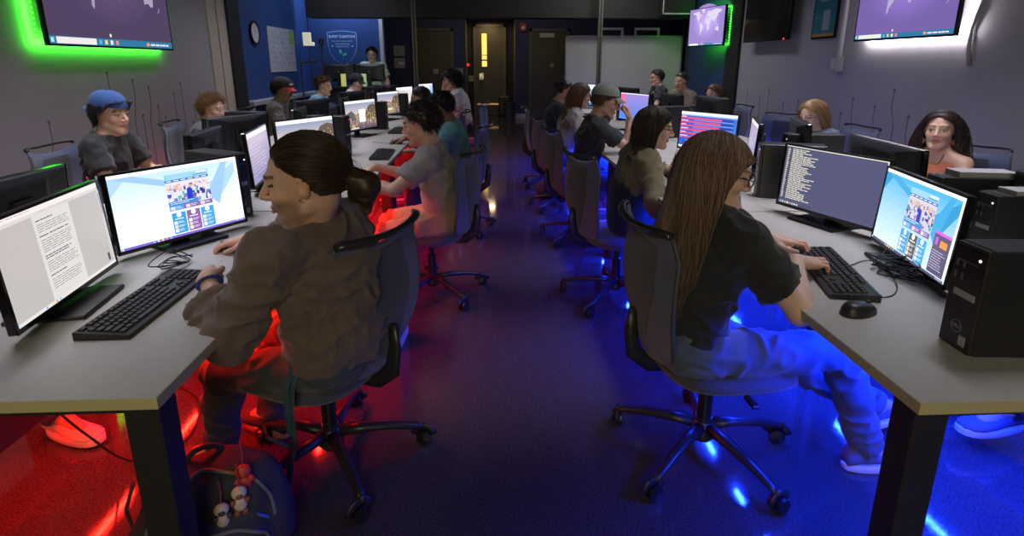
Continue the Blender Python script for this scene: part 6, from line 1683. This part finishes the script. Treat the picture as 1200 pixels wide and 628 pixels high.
MB().box(tuple(hp_ + np.array((-.195, .045, -.235))), tuple(hp_ + np.array((-.180, .072, -.195))), bev=.004).build('clip', black_plastic, ln)
E_ = p3['H2']
MB().tube([tuple(E_ @ Vector((-.090, .004, .004))), tuple(E_ @ Vector((-.092, .012, -.020)))], .0045, 8).ball(tuple(E_ @ Vector((-.089, .003, .004))), .008, 8).build('earbud', mat('white earbud', (.8, .8, .8), .3), p3['root'], smooth=True)
E_ = rw['H2']
for sg in (-1, 1):
    MB().lathe([(.0001, .003), (.018, .003), (.019, 0), (.018, -.003), (.0001, -.003)], 18, M=Matrix.Translation(E_ @ Vector((sg * .086, .0, -.066))) @ Matrix.Rotation(PI / 2, 4, 'X')).build('earring', mat('amber earring', (.42, .16, .06), .35), rw['root'], smooth=True, angle=.6)
nb = rw['neckb']
MB().tube([nb + np.array((.055 * math.sin(t), .055 + .03 * math.cos(t) - .0, .02 - .10 * max(0, math.cos(t)))) for t in np.linspace(-1.5, 1.5, 15)], .0022, 5).build('necklace', gloss_black, rw['root'])
# headphones round the neck of the man in the cap
nb = r3['neckb']
hpn = MB().tube([nb + np.array((.075 * math.sin(t), -.02 + .075 * math.cos(t), .035)) for t in np.linspace(.6, 2 * PI - .6, 20)], .009, 6)
for sg in (-1, 1): hpn.ball(tuple(nb + np.array((sg * .055, .075, .02))), .034, 8, sc=(.6, 1, 1))
hpn.build('headphones', black_plastic, r3['root'], smooth=True)
# overalls of the wavy haired person: bib straps and back panel
nb = r2['neckb']; hp_ = r2['hip']
for sg in (-1, 1):
    MB().tube([hp_ + np.array((sg * .09, -.115, .20)), nb + np.array((sg * .075, -.128, -.16)), nb + np.array((sg * .088, -.085, -.02)), nb + np.array((sg * .09, .0, .018)), nb + np.array((sg * .085, .08, -.08)), nb + np.array((sg * .07, .125, -.2))], .021, 6, flat=.28, up=(0, 1, .2)).build('overall_strap', cloth_mat('overall', (.018, .024, .045)), r2['root'], smooth=True)
F = Field(hp_ - .25, hp_ + np.array((.25, .25, .40)), .010)
F.cone(hp_ + np.array((0, 0, .02)), hp_ + np.array((0, .01, .15)), .152, .140, .05, flat=(0, 1, 0), ff=.80); F.cone(hp_ + np.array((0, .01, .15)), hp_ + np.array((0, .02, .24)), .140, .135, .05, flat=(0, 1, 0), ff=.80); F.cut(hp_ + np.array((0, 0, .25)), (0, 0, 1), .3, .2)
P, Q = F.mesh(); mk('overall_bib', P, Q, cloth_mat('overall', (.018, .024, .045)), r2['root'])

# ------------------------------------------------------------------ light
W = bpy.data.worlds.new('World'); SC.world = W; W.use_nodes = True
W.node_tree.nodes['Background'].inputs[0].default_value = (.55, .5, .62, 1); W.node_tree.nodes['Background'].inputs[1].default_value = .08
def area(nm, loc, aim, sx, sy, e, c, spread=180):
    li = bpy.data.lights.new(nm, 'AREA'); li.shape = 'RECTANGLE'; li.size = sx; li.size_y = sy; li.energy = e; li.color = c
    o = bpy.data.objects.new(nm, li); COL.objects.link(o); o.location = loc
    li.spread = R(spread); d = Vector(aim) - Vector(loc); o.rotation_euler = d.to_track_quat('-Z', 'Y').to_euler(); return o
area('front_room_light', (-.2, -2.0, 2.7), (0, 1.4, .8), 1.6, .5, 30, (1.0, .90, .70))
area('rear_low_light', (.1, -3.0, 1.25), (0, 2, .9), 1.2, .4, 18, (1.0, .84, .2))
area('overhead_fill_left', (-1.9, 3.2, 3.15), (-1.9, 3.2, 0), .3, 3.4, 38, (.90, .88, 1.0), 82)  # added fill from overhead, washes the left wall and tables
area('overhead_fill_right', (2.0, 3.2, 3.15), (2.0, 3.2, 0), .3, 3.4, 38, (.90, .88, 1.0), 82)  # matching added fill over the right wall and tables
area('emblem_wall_light', (-2.45, 9.86, 2.80), (-2.5, 10.4, 1.2),   .9, .1, 17, (.55, .7, 1.0))
area('whiteboard_light', (2.0, 7.8, 3.1), (2.4, 10, 1.1), 1.2, .3, 20, (.9, .95, .8))
area('blue_wall_light', (-2.5, 8.6, 3.1), (-3.2, 8.8, 1.4),   .3, 1.2, 12, (.7, .8, 1.0))
area('corridor_fill', (.2, 12.2, 3.1), (.2, 13.4, .6), 2.5, .3, 12, (1.0, .93, .72))  # added fill that lifts the far doors and wall out of black
area('rear_fill_left', (-1.9, 7.2, 3.15), (-1.9, 7.2, 0), .3, 3.2, 26, (.90, .88, 1.0), 110)  # added fill to brighten the back of the left rows
area('rear_fill_right', (2.0, 7.2, 3.15), (2.0, 7.2, 0), .3, 3.2, 26, (.90, .88, 1.0), 110)  # added fill to brighten the back of the right rows
area('entrance_light', (.05, 14.7, 2.5), (.05, 14.7, 0), .25, .25, 6, (1.0, .7, .35))

# ------------------------------------------------------------------ camera
cam = bpy.data.cameras.new('camera'); co = bpy.data.objects.new('camera', cam); COL.objects.link(co)
cam.sensor_width = 36; cam.lens = 36 * 633 / 1200; cam.shift_y = -(314 - 230) / 1200; cam.clip_start = .05
co.location = (0, 0, 1.42); co.rotation_euler = (PI / 2 - math.atan(156 / 633), 0, -R(2.55))
SC.camera = co
SC.view_settings.view_transform = 'Standard'; SC.view_settings.look = 'None'; SC.view_settings.gamma = 1; SC.view_settings.exposure = 0.0
SC.view_settings.use_curve_mapping = False
